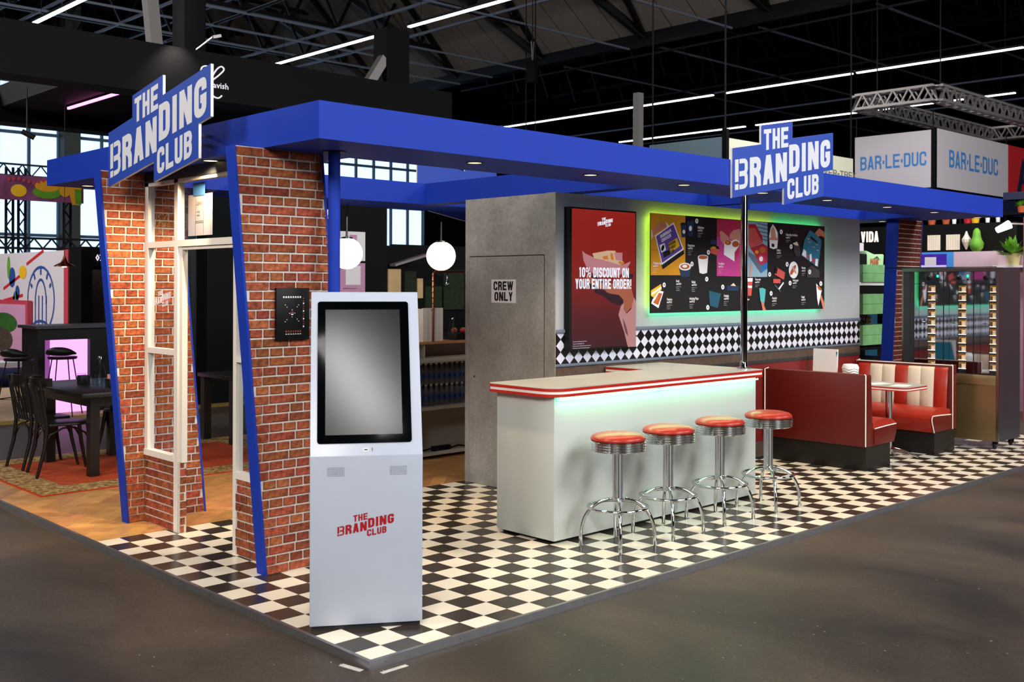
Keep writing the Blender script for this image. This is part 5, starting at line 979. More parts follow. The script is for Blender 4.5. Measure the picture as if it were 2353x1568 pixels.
# ================================================================ THE HALL: shell, windows, roof
tag(MB().box(-31, -30, -0.04, -30, 60, 15).build('wall_left', 'hall_dark'), 'dark far side wall of the exhibition hall', 'wall', kind='structure')
tag(MB().box(60, -30, -0.04, 61, 60, 15).build('wall_right', 'hall_dark'), 'dark end wall of the exhibition hall on the right', 'wall', kind='structure')
tag(MB().box(-30, -31, -0.04, 60, -30, 15).build('wall_front', 'hall_dark'), 'dark wall of the exhibition hall behind the viewer', 'wall', kind='structure')
GY = 35.0
m = MB().box(-30, GY, -0.04, 60, GY + .3, 1.6).box(-30, GY, 9.9, 60, GY + .3, 15).box(-30, GY, 1.6, 4.3, GY + .3, 9.9).box(28.2, GY, 1.6, 60, GY + .3, 9.9)
tag(m.build('wall_back', 'hall_dark'), 'dark end wall of the hall around the tall bright window front', 'wall', kind='structure')
for wn, (xa, xb) in enumerate(((4.3, 11.44), (12.0, 20.0), (20.5, 28.2))):
    w = thing('window_%d' % (wn + 1), ('tall bright steel window of the hall left of the grey column', 'tall bright steel window of the hall right of the grey column', 'tall bright steel window of the hall seen above the rear canopy beam')[wn], 'window', (xa, GY, 1.6), kind='structure')
    nx = round((xb - xa) / 1.02); px = (xb - xa) / nx; zs = [1.6, 3.45, 5.25, 7.05, 8.85, 9.9]
    fm = MB(); pm = MB().box(0.03, .12, 0.03, px - .03, .125, 1.77)
    pms = {}
    for i in range(nx + 1): fm.box(xa + i * px - .045, GY + .05, 1.6, xa + i * px + .045, GY + .17, 9.9)
    for z in zs[1:-1]: fm.box(xa, GY + .06, z - .055, xb, GY + .16, z + .055)
    fm.build('mullions', 'frame_blue', w)
    for i in range(nx):
        for z0, z1 in zip(zs, zs[1:]):
            k = round(z1 - z0, 2)
            if k not in pms: pms[k] = MB().box(.045, .10, .04, px - .045, .106, z1 - z0 - .04).mesh('pane', 'hall_glass')
            o = bpy.data.objects.new('pane', pms[k]); S.collection.objects.link(o); o.parent = w; o.location = (i * px, 0, z0 - 1.6)
for x0, x1 in ((11.44, 12.0), (20.0, 20.5)):
    tag(MB().box(x0, GY - .5, -.04, x1, GY + .3, 13).build('hall_column', 'column_grey'), 'tall round-edged grey concrete column between hall windows' if x0 < 15 else 'second grey column further along the hall window front', 'column')
ceil = thing('ceiling', 'dark hall roof with inclined pale panels, beams and pipes', 'ceiling', (0, 0, 13.5), kind='structure')
MB().box(-30, -30, 14.6, 60, 60, 14.8).build('roof_deck', 'hall_black', ceil)
pm = MB().prism([(20.8, 0.03, 9.0), (14.6, 0.03, 13.6), (14.6, 0.93, 13.6), (20.8, 0.93, 9.0)], (0.04, 0, .06)).mesh('roof_panel', 'roof_panel', (0, 0, 13.5))
for k in range(34):
    o = bpy.data.objects.new('roof_panel', pm); S.collection.objects.link(o); o.parent = ceil; o.location = (0, 4 + k * .96, 0)
def beam(nm, pts, w, mn, par=ceil, h=None):
    m = MB()
    for a, b in pts: m.bar(a, b, w, h)
    return m.build(nm, mn, par)
beam('roof_beam', [((20.9, 0, 8.9), (20.9, 34.5, 8.9))], .34, 'truss_dark')
beam('roof_beam', [((15.6, 0, 12.5), (15.6, 34.5, 12.5))], .30, 'truss_dark')
for k in range(8):
    y = 3 + k * 4.2
    beam('roof_strut', [((20.8, y, 8.95), (15.7, y + 2.1, 12.4))], .20, 'truss_dark'); beam('roof_strut', [((20.8, y, 8.95), (15.7, y - 1.4, 12.4))], .14, 'truss_dark')
def truss(nm, a, b, depth, n, mn, label, cat='truss', th=.05, par=None, wide=0.0):
    a = Vector(a); b = Vector(b); t = thing(nm, label, cat, tuple((a + b) / 2)) if par is None else par
    side = (b - a).normalized().cross(Vector((0, 0, 1))) * wide; dz = Vector((0, 0, depth))
    chords = MB(); web = MB()
    for s_ in ((-1, 1) if wide else (0,)):
        o = side * s_ * .5
        chords.bar(a + o, b + o, th); chords.bar(a + o + dz, b + o + dz, th)
        for i in range(n):
            p = a + (b - a) * (i / n) + o; q = a + (b - a) * ((i + .5) / n) + o; r = a + (b - a) * ((i + 1) / n) + o
            web.bar(p, q + dz, th * .6); web.bar(q + dz, r, th * .6)
        
    if wide:
        for i in range(n + 1):
            p = a + (b - a) * (i / n); web.bar(p - side * .5, p + side * .5, th * .6); web.bar(p - side * .5 + dz, p + side * .5 + dz, th * .6)
            if i < n: r = a + (b - a) * ((i + 1) / n); web.bar(p - side * .5, r + side * .5, th * .5); web.bar(p - side * .5 + dz, r + side * .5 + dz, th * .5)
    chords.build('chord', mn, t); web.build('lattice', mn, t); return t
for k, y in enumerate((10.5, 15, 19.5, 24, 28.5, 33)):
    truss('roof_truss', (-12, y, 9.8), (20.8, y, 9.8), 1.6, 20, 'truss_dark', 'dark steel lattice roof truss crossing the hall at upper left', th=.13, par=ceil)
for k, y in enumerate((8, 14, 20, 26)):
    truss('roof_truss', (20.9, y, 9.2), (50, y, 9.2), 1.8, 18, 'truss_dark', '', th=.13, par=ceil)
for x in (-1, 3.5, 8, 12.5, 26, 31, 36, 41):
    truss('roof_truss', (x, 2, 10.2), (x, 34, 10.2), 1.5, 18, 'truss_dark', '', th=.11, par=ceil)
for x in (4.7, 6.6, 8.54, 10.32, 12.9, 14.8): beam('service_pipe', [((x, 4, 8.5), (x, 34, 8.5))], .06, 'pipe_grey')
for y in (12.0, 15.5, 19.6, 21.3, 22.9, 24.5, 28): beam('service_pipe', [((-10, y, 8.44), (20, y, 8.44))], .05, 'pipe_grey')
for x in (29, 33.5, 38): beam('service_pipe', [((x, 4, 8.8), (x, 34, 8.8))], .06, 'pipe_grey')
for y in (9, 12.5, 16, 20): beam('service_pipe', [((22, y, 8.9), (48, y, 8.9))], .05, 'pipe_grey')
# long LED tubes
rows = [(-1.0, 'leftmost', [(-12, -4), (-3.7, 4), (4.3, 12), (12.3, 19)]), (4.72, 'upper left', [(-14, -6), (-5.7, 2), (2.3, 10), (10.3, 18.2)]), (10.28, 'upper middle', [(-14, -8), (-7.7, -2), (-1.7, 5.6), (5.9, 13.1), (13.55, 18.3)]), (21.0, 'lower right', [(-6, -1), (-.7, 4.7), (5.0, 9.0), (9.1, 12.9), (13.3, 21.8)]), (26.5, 'lowest right', [(-4, 3), (3.3, 7), (7.3, 11.3), (11.6, 15.6), (16.0, 21.5)])]
for x, wd, segs in rows:
    beam('light_rail', [((x, -14, 8.47), (x, 24, 8.47))], .05, 'truss_dark')
    for k, (a, b) in enumerate(segs):
        if x < 0 and b < -4: continue
        t = thing('linear_light', 'long white LED tube of the %s row, %s' % (wd, ('nearest length', 'second length', 'third length', 'fourth length', 'farthest length')[k]), 'light', (x, (a + b) / 2, 7.0))
        MB().box(x - .05, a, 7.0, x + .05, b, 7.05).build('housing', 'truss_dark', t)
        for yy in (a + .4, b - .4): MB().bar((x, yy, 7.05), (x, yy, 8.43), .008).build('suspension_wire', 'truss_dark', t); MB().box(x - .04, a + .01, 6.975, x + .04, b - .01, 6.9999).build('tube', 'tube_light', t)
t = thing('steel_post', 'pale leaning steel post rising behind the black fascia at upper left', 'post', (3.45, 9.1, 5)); MB().bar((3.68, 10.4, 4.9), (3.40, 10.6, 8.4), .17).build('shaft', 'hall_grey', t)
t = thing('steel_post', 'brown upright steel post above the middle of the canopy', 'post', (12.37, 8.8, 5)); MB().bar((12.37, 8.8, -.04), (12.41, 8.8, 5.36), .14).build('shaft', 'hall_grey', t)
t = thing('support_post', 'pale slanted steel arm standing behind the black fascia', 'post', (7.9, 10.4, 5.2)); MB().bar((7.75, 11.2, 5.0), (8.25, 11.2, 5.75), .16).build('shaft', 'truss_light', t); MB().box(8.25, 11.1, 5.0, 8.75, 11.5, 6.3).build('cable_bundle', 'hall_black', t)
t = thing('speaker_stack', 'black loudspeaker stack hanging behind the black fascia', 'loudspeaker', (4.4, 10.6, 5.6)); MB().box(4.2, 10.6, 5.05, 4.55, 11.0, 6.5).build('cabinet', 'hall_black', t, bevel=.02); MB().box(4.0, 10.7, 6.1, 4.9, 11.0, 6.2).build('bracket', 'truss_dark', t)
t = thing('hoist', 'small black chain hoist hanging from the roof', 'hoist', (13.9, 13.2, 6.6)); MB().box(13.82, 13.1, 6.35, 14.0, 13.3, 6.85).build('body', 'hall_black', t, bevel=.02); MB().bar((13.91, 13.2, 6.85), (13.87, 13.2, 7.3), .02).bar((13.91, 13.2, 6.85), (13.95, 13.2, 7.3), .02).build('sling', 'truss_light', t); MB().bar((13.91, 13.2, 7.3), (13.91, 13.2, 12.5), .015).build('chain', 'truss_dark', t)
for x, y, z0, lb in ((13.9, 13.4, 4.0, 'thin cable hanging under the small black hoist, left one'), (14.2, 13.4, 4.0, 'thin cable hanging under the small black hoist, right one'), (16.2, 5.94, 5.36, 'cable holding the silver truss at its far left corner'), (15.7, 4.45, 5.36, 'cable holding the silver truss at its near corner')):
    tag(MB().bar((x, y, z0), (x, y, 14.6), .018).build('hanging_cable', 'truss_dark'), lb, 'cable')

# ================================================================ black drinks stand behind, left
t = thing('exhibition_stand', 'large black neighbouring stand with high fascia and script logo', 'stand', (3, 10, 0))
MB().box(-6, 9.7, 4.32, 8.58, 10.2, 4.99).build('front_fascia', 'hall_black', t)
MB().box(-6, 14.0, 4.335, 8.58, 14.5, 4.86).build('rear_fascia', 'hall_black', t)
MB().box(8.08, 10.2001, 4.32, 8.58, 13.9999, 4.95).build('side_fascia', 'hall_black', t)
MB().box(2.72, 10.2001, 4.55, 8.0799, 13.9999, 4.9).build('roof_slab', 'hall_dark', t)
MB().box(4.25, 9.98, -.039, 5.20, 10.3, 3.6).build('black_wall', 'hall_dark', t)
MB().box(3.45, 10.3, -.039, 4.249, 10.5, 3.6).build('cabinet_wall', 'hall_grey', t).data.materials[0] = MATS['charcoal']
MB().box(3.55, 10.28, .15, 4.15, 10.2999, 2.15).build('cabinet_door', 'charcoal', t, bevel=.01)
MB().box(5.2001, 9.8, -.039, 7.30, 10.1, 3.4).build('poster_wall', 'hall_dark', t)
MB().box(7.3001, 9.8, -.039, 7.66, 10.1, 2.36).build('black_wall', 'hall_black', t)
MB().box(7.6601, 9.9, -.039, 12.0, 10.1, 1.98).build('black_wall', 'hall_black', t); MB().box(7.6601, 10.1001, -.039, 12.0, 10.2, 2.4).build('black_wall', 'hall_dark', t)
pl = Plane((4.0, 9.698, 4.40), (1, 0, 0), (0, 0, 1)); m = MB(); pl.font(m, 'avish', .19, .10, .085, 0, bold=.02, cond=1.05, shear=0)
m.tube(spline([pl.at(x, y, .01) for x, y in ((.0, .31), (.02, .36), (.08, .385), (.15, .35), (.16, .27), (.10, .17), (.07, .10), (.12, .04), (.20, -.03), (.27, -.04), (.32, .0))]), .011, 6)
m.tube(spline([pl.at(x, y, .01) for x, y in ((.06, .10), (.14, .17), (.27, .28), (.35, .37), (.31, .41), (.24, .36), (.17, .25), (.10, .13))]), .011, 6)
m.build('script_logo', 'letter_cool', t)
pl = Plane((5.95, 9.797, 2.72), (1, 0, 0), (0, 0, 1)); m = MB(); pl.font(m, 'Magic', -.29, -.02, .20, 0, bold=.05, cond=.95, shear=.3); m.build('script_lettering', 'letter_cool', t)
MB().box(6.39, 9.785, 2.10, 6.86, 9.7999, 2.56).build('poster_panel', 'paper_white', t); MB().box(6.39, 9.785, 1.60, 6.86, 9.7999, 2.065).build('poster_panel', 'poster_pink', t)
MB().box(5.80, 9.785, 2.10, 6.34, 9.7999, 2.56).build('poster_panel', 'sign_white', t); MB().box(5.80, 9.785, 1.60, 6.34, 9.7999, 2.065).build('poster_panel', 'ply', t)
MB().box(6.56, 9.781, 2.12, 6.70, 9.7849, 2.51).build('printed_can', 'poster_pink', t); MB().box(6.565, 9.7805, 2.13, 6.695, 9.7809, 2.24).build('printed_band', 'print_blush', t)
MB().box(6.49, 9.781, 1.72, 6.77, 9.7849, 2.02).build('printed_square', 'paper_white', t)
pl = Plane((6.44, 9.78, 1.655), (1, 0, 0), (0, 0, 1)); m = MB(); pl.font(m, '@drinklavishnederland', 0, 0, .024, 0, cond=.8); m.build('poster_lettering', 'ink', t)
for b in ((7.31, 9.77, 1.40, 7.56, 9.7999, 1.98), (7.98, 9.87, 1.50, 8.10, 9.8999, 1.83)): MB().box(*b).build('ply_panel', 'ply', t)
for b in ((7.68, 9.86, 1.2, 7.95, 9.8999, 1.95), (8.15, 9.86, 1.2, 8.5, 9.8999, 1.7), (8.55, 9.86, 1.3, 9.0, 9.8999, 1.98)): MB().box(*b).build('moss_panel', 'moss', t)
m = MB(); m.prism([(7.32, 9.6, 2.02), (8.0, 9.6, 2.20), (8.0, 9.6, 2.24), (7.32, 9.6, 2.06)], (0, .15, 0)); m.build('ramp_rail', 'truss_light', t)
t = thing('neon_tube', 'pink neon tube under the black stand roof', 'light', (3.4, 11.8, 4.5)); MB().box(3.405, 10.62, 4.48, 3.44, 12.96, 4.515).build('tube', 'neon_pink', t); MB().box(3.41, 10.62, 4.5151, 3.43, 12.96, 4.5499).build('clip', 'black', t)
t = thing('exhibition_floor', 'raised beige stand floor with gold front edge', 'floor', (0, 12, 0)); MB().box(-8, 9.92, -.039, 3.44, 14.5, .0).build('deck', 'carpet_beige', t); MB().box(-8, 9.90, -.039, 3.44, 9.9199, .008).build('edge', 'gold_edge', t)
MB().box(3.4401, 9.90, -.039, 5.2, 9.9799, .008).build('edge', 'gold_edge', t)
t = thing('drinks_bar', 'black drinks bar with glowing pink front panel', 'counter', (2.7, 10.6, 0))
MB().box(2.04, 10.31, .001, 2.13, 10.9, 1.13).build('side', 'black', t); MB().box(2.72, 10.31, .001, 3.43, 10.9, 1.13).build('side', 'black', t); MB().box(2.1301, 10.31, .98, 2.7199, 10.9, 1.13).build('header', 'black', t)
MB().box(2.0, 10.27, 1.1301, 3.43, 10.95, 1.17).build('bar_top', 'steel_dark', t); MB().box(2.1301, 10.40, .001, 2.7199, 10.42, .9799).build('glow_panel', 'pink_panel', t); MB().box(2.1301, 10.33, .001, 2.20, 10.36, .9799).build('purple_edge', 'pink_soft', t)
def bstool(x, y, rz, lab):
    t = thing('bar_stool', lab, 'stool', (0, 0, 0), 0, 'black low back bar stools at the pink bar')
    m = MB(); m.lathe([(.05, .735), (.17, .74), (.185, .765), (.17, .775), (.02, .765)], n=20); m.build('seat', 'black', t, smooth=60)
    m = MB(); m.tube([(-.17 * math.cos(a) + .0, .19 * math.sin(a), .80 + .05 * math.cos(a)) for a in [-1.3 + 2.6 * i / 10 for i in range(11)]], [.012, .025, .04, .05, .055, .055, .055, .05, .04, .025, .012], 8); m.build('backrest', 'black', t, smooth=60)
    for sx in (-1, 1):
        for sy in (-1, 1): m = MB(); m.tube([(sx * .10, sy * .10, .745), (sx * .20, sy * .19, .002)], .008, 6); m.build('leg', 'black', t)
    m = MB(); m.tube([(.17 * sx, .165 * sy, .26) for sx, sy in ((-1, -1), (1, -1), (1, 1), (-1, 1))], .007, 6, closed=True); m.build('foot_rail', 'black', t)
    t.location = (x, y, .0); t.rotation_euler = (0, 0, rz)
bstool(1.74, 10.12, .5, 'black low back bar stool left of the pink bar'); bstool(2.27, 10.08, .9, 'black low back bar stool in front of the glowing pink panel')
# market stall behind with mural
t = thing('mural_wall', 'white stand wall with painted vegetables, red dashes and oval emblem', 'wall', (4.3, 17, 0))
MB().box(4.3, 15.45, -.039, 4.4, 20.5, 2.33).build('panel', 'banner_white', t); MB().box(4.29, 15.25, -.039, 4.42, 15.449, 2.34).build('red_end', 'pink_red', t); MB().box(4.31, 14.7, -.039, 4.5, 15.249, 2.34).build('dark_gap', 'hall_black', t)
pl = Plane((4.295, 18.9, 0), (0, -1, 0), (0, 0, 1)); m = MB()
def el(cx, cy, rx, ry, mi, th=None, a0=0, a1=2 * PI, n=24):
    pts = [Vector((cx + rx * math.cos(a0 + (a1 - a0) * i / n), cy + ry * math.sin(a0 + (a1 - a0) * i / n))) for i in range(n + 1)]
    if th: pl.quads(m, stroke(pts, th), 0, mi)
    else: m.poly([pl.at(p.x, p.y, .001 * mi) for p in pts[:-1]], mi)
el(2.30, 1.42, .68, .62, 0, .05); el(2.30, 1.35, .28, .45, 0, .05, 0, PI); 
for dx in (-.28, -.1, .08, .28): pl.quads(m, [[(2.28 + dx, .95), (2.33 + dx, .95), (2.33 + dx, 1.5), (2.28 + dx, 1.5)]], 0, 0)
el(2.30, .86, .45, .16, 0, .05)
for k, a in enumerate((.5, .95, 1.57, 2.2, 2.65)): x, y = 2.30 + .50 * math.cos(a), 1.45 + .44 * math.sin(a); pl.quads(m, stroke([Vector((x, y)), Vector((x + .1 * math.cos(a), y + .13 * math.sin(a)))], .07), 0, 0)
for (x, y, w, s_) in ((1.55, 2.1, .9, .25), (.25, 1.62, 1.1, .3), (.25, 1.38, 1.1, .12), (.3, 1.15, 1.0, .1), (.2, .95, 1.0, .04), (.1, .75, 1.1, -.1), (.5, .6, .7, .1)): pl.quads(m, stroke([Vector((x, y)), Vector((x + w, y + s_))], .06), 0, 1)
el(.75, 1.85, .18, .20, 0); el(.95, 1.30, .17, .28, 0); el(1.05, 1.55, .12, .14, 0); el(1.35, 1.95, .20, .13, 2); el(.80, .88, .17, .17, 2); el(.55, 2.05, .08, .22, 3); el(.95, 1.0, .03, .6, 3)
m.build('painting', ['label_blue', 'banner_red', 'print_yellow', 'leaf'], t)
MB().box(4.20, 17.0, -.03, 4.28, 20.4, 1.40).build('pink_frame', 'pink_red', t); MB().box(4.18, 17.08, .05, 4.199, 20.3, 1.32).build('pink_poster', 'poster_pink', t)
m = MB(); pl = Plane((4.175, 19.0, 0), (0, -1, 0), (0, 0, 1)); el(.75, .95, .75, .20, 0); el(.6, .62, .65, .24, 1); m.build('painted_leaves', ['leaf_dark', 'wood_dark'], t)
t = thing('inflatable_edge', 'long rounded grey and navy floor edge under the mural wall', 'edge', (2, 16, 0)); m = MB(); m.tube([(-4, 15.2, .12), (4.2, 15.2, .12)], .16, 10); m.build('roll', 'navy', t, smooth=60); MB().box(-4, 15.3, .28, 4.2, 15.9, .36).build('shelf', 'banner_white', t)
t = thing('pendant_lamp', 'copper cone pendant lamp hanging before the mural wall', 'lamp', (3.1, 12.24, 2.05)); m = MB(); m.lathe([(.15, 1.985), (.145, 2.0), (.05, 2.05), (.02, 2.12), (.012, 2.16)], (3.1, 12.24, 0), 20); m.build('shade', 'copper', t, smooth=50); m = MB(); m.lathe([(.005, 2.16), (.005, 4.55)], (3.1, 12.24, 0), 6); m.build('cord', 'black', t); m = MB(); m.lathe([(.03, 1.975), (.03, 1.984)], (3.1, 12.24, 0), 10); m.build('bulb', 'spot_glow', t)
t = thing('shop_stand', 'far dark shop front with lit header and pale panels', 'stand', (5.5, 16, 0))
MB().box(4.75, 15.8, 2.05, 9.5, 16.4, 2.42).build('header', 'hall_black', t); MB().box(4.75, 16.0, -.039, 5.6, 16.3, 2.05).build('beige_panel', 'wood_dark', t); MB().box(5.601, 16.0, -.039, 9.5, 16.3, 2.05).build('pale_panel', 'hall_grey', t); MB().box(4.75, 15.7, .6, 9.5, 15.9, .95).build('counter', 'hall_black', t); MB().box(4.75, 15.65, .9501, 9.5, 15.95, .99).build('counter_top', 'banner_white', t)
pl = Plane((5.0, 15.79, 2.16), (1, 0, 0), (0, 0, 1)); m = MB(); pl.font(m, '07.236  A', .0, 0, .12, 0, bold=.04, cond=.9); m.build('lettering', 'letter_cool', t)
t = thing('printed_banner', 'purple and green fruit banner hung on a black truss before the windows', 'banner', (5.2, 19.3, 3.7))
MB().box(1.5, 19.3, 3.48, 6.15, 19.33, 4.0).build('cloth', 'print_purple', t).data.materials[0] = mat('banner_purple', '#7b3f66', .6, noise=.5, scale=2.5)
pl = Plane((4.4, 19.295, 3.48), (1, 0, 0), (0, 0, 1)); m = MB()
el(.40, .20, .16, .13, 0); el(.98, .20, .30, .14, 1); el(.98, .33, .26, .12, 2); el(1.35, .26, .12, .14, 2); m.poly([pl.at(x, y, .003) for x, y in ((1.40, .36), (1.70, .36), (1.70, -.04), (1.50, -.04))], 2); m.poly([pl.at(x, y, .004) for x, y in ((1.55, .3), (1.70, .3), (1.70, -.02), (1.57, -.02))], 1)
for k in range(14): el(.2 + k * .1, .42 + .03 * math.sin(k), .04, .04, 3, n=6)
m.build('fruit_print', ['print_yellow', 'leaf', 'print_orange', 'pink_red'], t)
truss('black_truss', (1, 19.6, 4.02), (6.3, 19.6, 4.02), .24, 14, 'truss_dark', 'black lattice truss carrying the fruit banner', th=.04)
truss('black_truss', (1, 19.6, 2.48), (9.8, 19.6, 2.48), .22, 24, 'truss_dark', 'lower black lattice truss crossing before the hall windows', th=.05)
for x, lb in ((4.75, 'left'), (5.0, 'middle'), (5.95, 'right')):
    t = thing('truss_tower', 'black lattice truss tower under the fruit banner, %s one' % lb, 'truss', (x, 19.7, 0)); m = MB(); w_ = MB()
    for dx in (-.07, .07): m.bar((x + dx, 19.7, -.04), (x + dx, 19.7, 4.2), .045)
    for k in range(20): w_.bar((x - .07 * (-1) ** k, 19.7, k * .21), (x + .07 * (-1) ** k, 19.7, (k + 1) * .21), .025)
    m.build('chord', 'truss_dark', t); w_.build('lattice', 'truss_dark', t)
t = thing('spotlight', 'black stage spotlight glowing in front of the far windows', 'spotlight', (2.0, 10.6, 3.7)); m = MB(); m.tube([(1.93, 10.6, 3.74), (2.08, 10.55, 3.66)], .035, 12); m.build('barrel', 'black', t); m = MB(); m.tube([(2.081, 10.55, 3.66), (2.09, 10.547, 3.655)], .032, 12); m.build('lens', 'spot_glow', t); MB().bar((2.0, 10.62, 3.75), (2.0, 10.62, 4.33), .012).build('stem', 'black', t)
t = thing('spotlight', 'white spotlight on an arm washing the script logo fascia', 'spotlight', (3.9, 9.45, 5.1)); MB().bar((3.95, 9.72, 5.0), (4.0, 9.35, 5.12), .02).bar((4.0, 9.35, 5.12), (4.12, 9.35, 5.16), .04).build('arm', 'truss_light', t)
l = bpy.data.lights.new('logo_wash', 'SPOT'); l.energy = 60; l.color = (1, .88, .8); l.spot_size = 1.6; l.spot_blend = 1; o = bpy.data.objects.new('logo_wash', l); S.collection.objects.link(o); o.parent = t; o.location = (-.25, -.05, .05); o.rotation_euler = (math.radians(25), 0, 0)

# ================================================================ right background: banners, truss, plant stand
t = thing('hanging_banner', 'white cube banner with blue lettering hanging beyond the canopy at right', 'banner', (16.4, 4.87, 3.6))
MB().box(16.40, 4.95, 3.60, 16.45, 6.52, 4.69).build('side_panel', 'banner_white', t); MB().box(16.48, 4.87, 3.60, 19.83, 4.92, 4.72).build('front_panel', 'banner_white', t); MB().box(16.40, 4.87, 3.58, 16.4799, 4.9499, 4.72).build('corner_post', 'hall_black', t)
for x, y in ((16.44, 4.93), (19.8, 4.9), (16.43, 6.5)): MB().bar((x, y, 4.6), (x, y, 5.065 if x < 19 or y < 5 else 14.6), .015).build('hanger', 'truss_dark', t)
m = MB(); Plane((16.397, 6.40, 3.60), (0, -1, 0), (0, 0, 1)).quads(m, text_quads('BAR.LE.DUC', 0, .42, .27, 1.36, t=.16, w=.62), 0); Plane((17.0, 4.867, 3.60), (1, 0, 0), (0, 0, 1)).quads(m, text_quads('BAR.LE.DUC', 0, .42, .34, 2.3, t=.16, w=.62), 0); m.build('lettering', 'banner_blue', t)
t = thing('hanging_banner', 'red hanging banner with navy emblem at the right picture edge', 'banner', (21.5, 4.87, 3.6)); MB().box(19.84, 4.87, 3.60, 24.0, 4.92, 4.72).build('cloth', 'banner_red', t)
pl = Plane((20.3, 4.865, 3.75), (1, 0, 0), (0, 0, 1)); m = MB(); pl.quads(m, [[(0, 0), (.22, 0), (.45, .62), (.30, .75)], [(.35, .70), (.55, .70), (.95, 0), (.75, 0)], [(.2, .2), (.8, .2), (.75, .32), (.25, .32)]], 0); m.build('emblem', 'navy', t)
t = thing('navy_fascia', 'dark navy fascia beam under the white cube banner', 'fascia', (20, 4.95, 3.4)); MB().box(16.3, 4.6, 3.18, 26, 4.75, 3.50).build('beam', 'navy', t)
t = thing('light_truss', 'silver rectangular lattice truss hanging above the white cube banner', 'truss', (18, 5.2, 5.2))
for a, b, n in (((15.435, 4.416, 5.065), (21.6, 4.416, 5.065), 18), ((15.435, 5.93, 5.065), (21.6, 5.93, 5.065), 18), ((15.435, 4.416, 5.065), (15.435, 5.93, 5.065), 5), ((21.4, 4.416, 5.065), (21.4, 5.93, 5.065), 5)): truss('x', a, b, .26, n, 'truss_light', '', th=.045, par=t, wide=.22)
t = thing('hanging_banner', 'cream hanging box banner with grey blue side behind the front sign', 'banner', (10.27, 5.26, 3.6))
MB().box(10.31, 5.257, 3.25, 14.03, 5.30, 3.96).build('front_panel', 'cream_board', t); MB().box(10.24, 5.34, 3.25, 10.28, 6.75, 3.98).build('side_panel', 'greyblue_board', t); MB().box(10.24, 5.257, 3.25, 10.3099, 5.3399, 4.1).build('corner_post', 'hall_black', t)
for x, y in ((10.27, 5.3), (14.0, 5.28), (10.26, 6.7)): MB().bar((x, y, 3.9), (x, y, 14.6), .02).build('hanger', 'truss_dark', t)
m = MB(); Plane((13.05, 5.254, 3.60), (1, 0, 0), (0, 0, 1)).quads(m, text_quads('VER-TREK', 0, 0, .12, 1.1, t=.14, w=.6), 0); m.build('lettering', 'hall_grey', t)

t = thing('crate_shelf', 'stand shelf with green wooden crates beyond the end of the grey wall', 'shelf unit', (10.4, 3.2, 0))
MB().box(9.98, 3.34, -.039, 10.9, 3.38, 1.62).build('back', 'hall_black', t)
for z0, z1 in ((1.622, 1.733), (.70, .74), (.86, .90)): MB().box(9.98, 2.95, z0, 10.9, 3.3399, z1).build('board', 'hall_black', t)
MB().box(9.98, 2.93, 1.7341, 10.9, 3.3, 1.778).build('board', 'paper_white', t)
for k, (z0, z1) in enumerate(((1.779, 2.013), (1.345, 1.618), (.93, 1.199))):
    c = thing('wooden_crate', 'green painted wooden crate at the %s of the shelf beyond the grey wall' % ('top', 'middle', 'bottom')[k], 'crate', (10.38, 3.1, z0)); 
    h = (z1 - z0 - .004) / 2
    for j in range(2): MB().box(10.02, 2.90, z0 + .001 + j * (h + .004), 10.765, 2.925, z0 + .001 + j * (h + .004) + h).build('slat', 'green_crate', c)
    MB().box(10.02, 2.926, z0 + .001, 10.04, 3.26, z1).build('end', 'green_crate', c); MB().box(10.745, 2.926, z0 + .001, 10.765, 3.26, z1).build('end', 'green_crate', c); MB().box(10.041, 2.926, z0 + .001, 10.744, 3.25, z0 + .02).build('base', 'green_crate', c)
t = thing('cushion', 'pale green cushion with orange print in the top green crate', 'cushion', (10.5, 3.05, 2.0)); m = MB(); m.prism([(10.28, 3.0, 1.80), (10.76, 3.0, 1.80), (10.80, 3.0, 2.17), (10.55, 3.0, 2.16), (10.30, 3.0, 2.21)], (0, .12, 0)); m.build('cover', 'print_mint', t, bevel=.02).data.materials[0] = mat('cushion_green', '#a9cf9c', .8)
pl = Plane((10.38, 2.995, 2.02), (1, 0, 0), (0, 0, 1)); m = MB(); pl.quads(m, text_quads('MAN', .02, 0, .08, .22), 0, 0); pl.quads(m, [[(.08, .07), (.2, .12), (.3, .06), (.2, .09)]], 0.001, 1); m.build('print', ['terracotta', 'leaf_dark'], t)
t = thing('dark_box', 'black box standing left in the top green crate', 'box', (10.12, 3.05, 2.0)); MB().box(10.045, 2.97, 1.78, 10.26, 3.1, 2.16).build('body', 'hall_black', t, bevel=.01)
t = thing('white_board', 'white board standing behind the top green crate', 'board', (10.5, 3.5, 2)); MB().box(10.30, 3.42, 0, 11.0, 3.44, 2.34).build('panel', 'banner_white', t)
for k, (x, z, s_, lb) in enumerate(((10.25, .91, .14, 'small leafy plant under the bottom green crate'), (10.4, 1.21, .15, 'brown leaf bundle in the bottom green crate'))):
    t = thing('potted_plant', lb, 'plant', (x, 3.05, z)); m = MB(); rnd = random.Random(k)
    for j in range(26): a, e = rnd.uniform(0, 6.3), rnd.uniform(.3, 1.4); d = Vector((math.cos(a) * math.cos(e), math.sin(a) * math.cos(e) * .5, math.sin(e))); p = Vector((x, 3.05, z - .0)); q = p + d * s_; sd = d.cross(Vector((0, 1, 0))).normalized() * .03; m.poly([p, p + d * s_ * .5 + sd, q, p + d * s_ * .5 - sd])
    m.build('leaves', ('leaf_dark', 'wood_dark')[k], t)
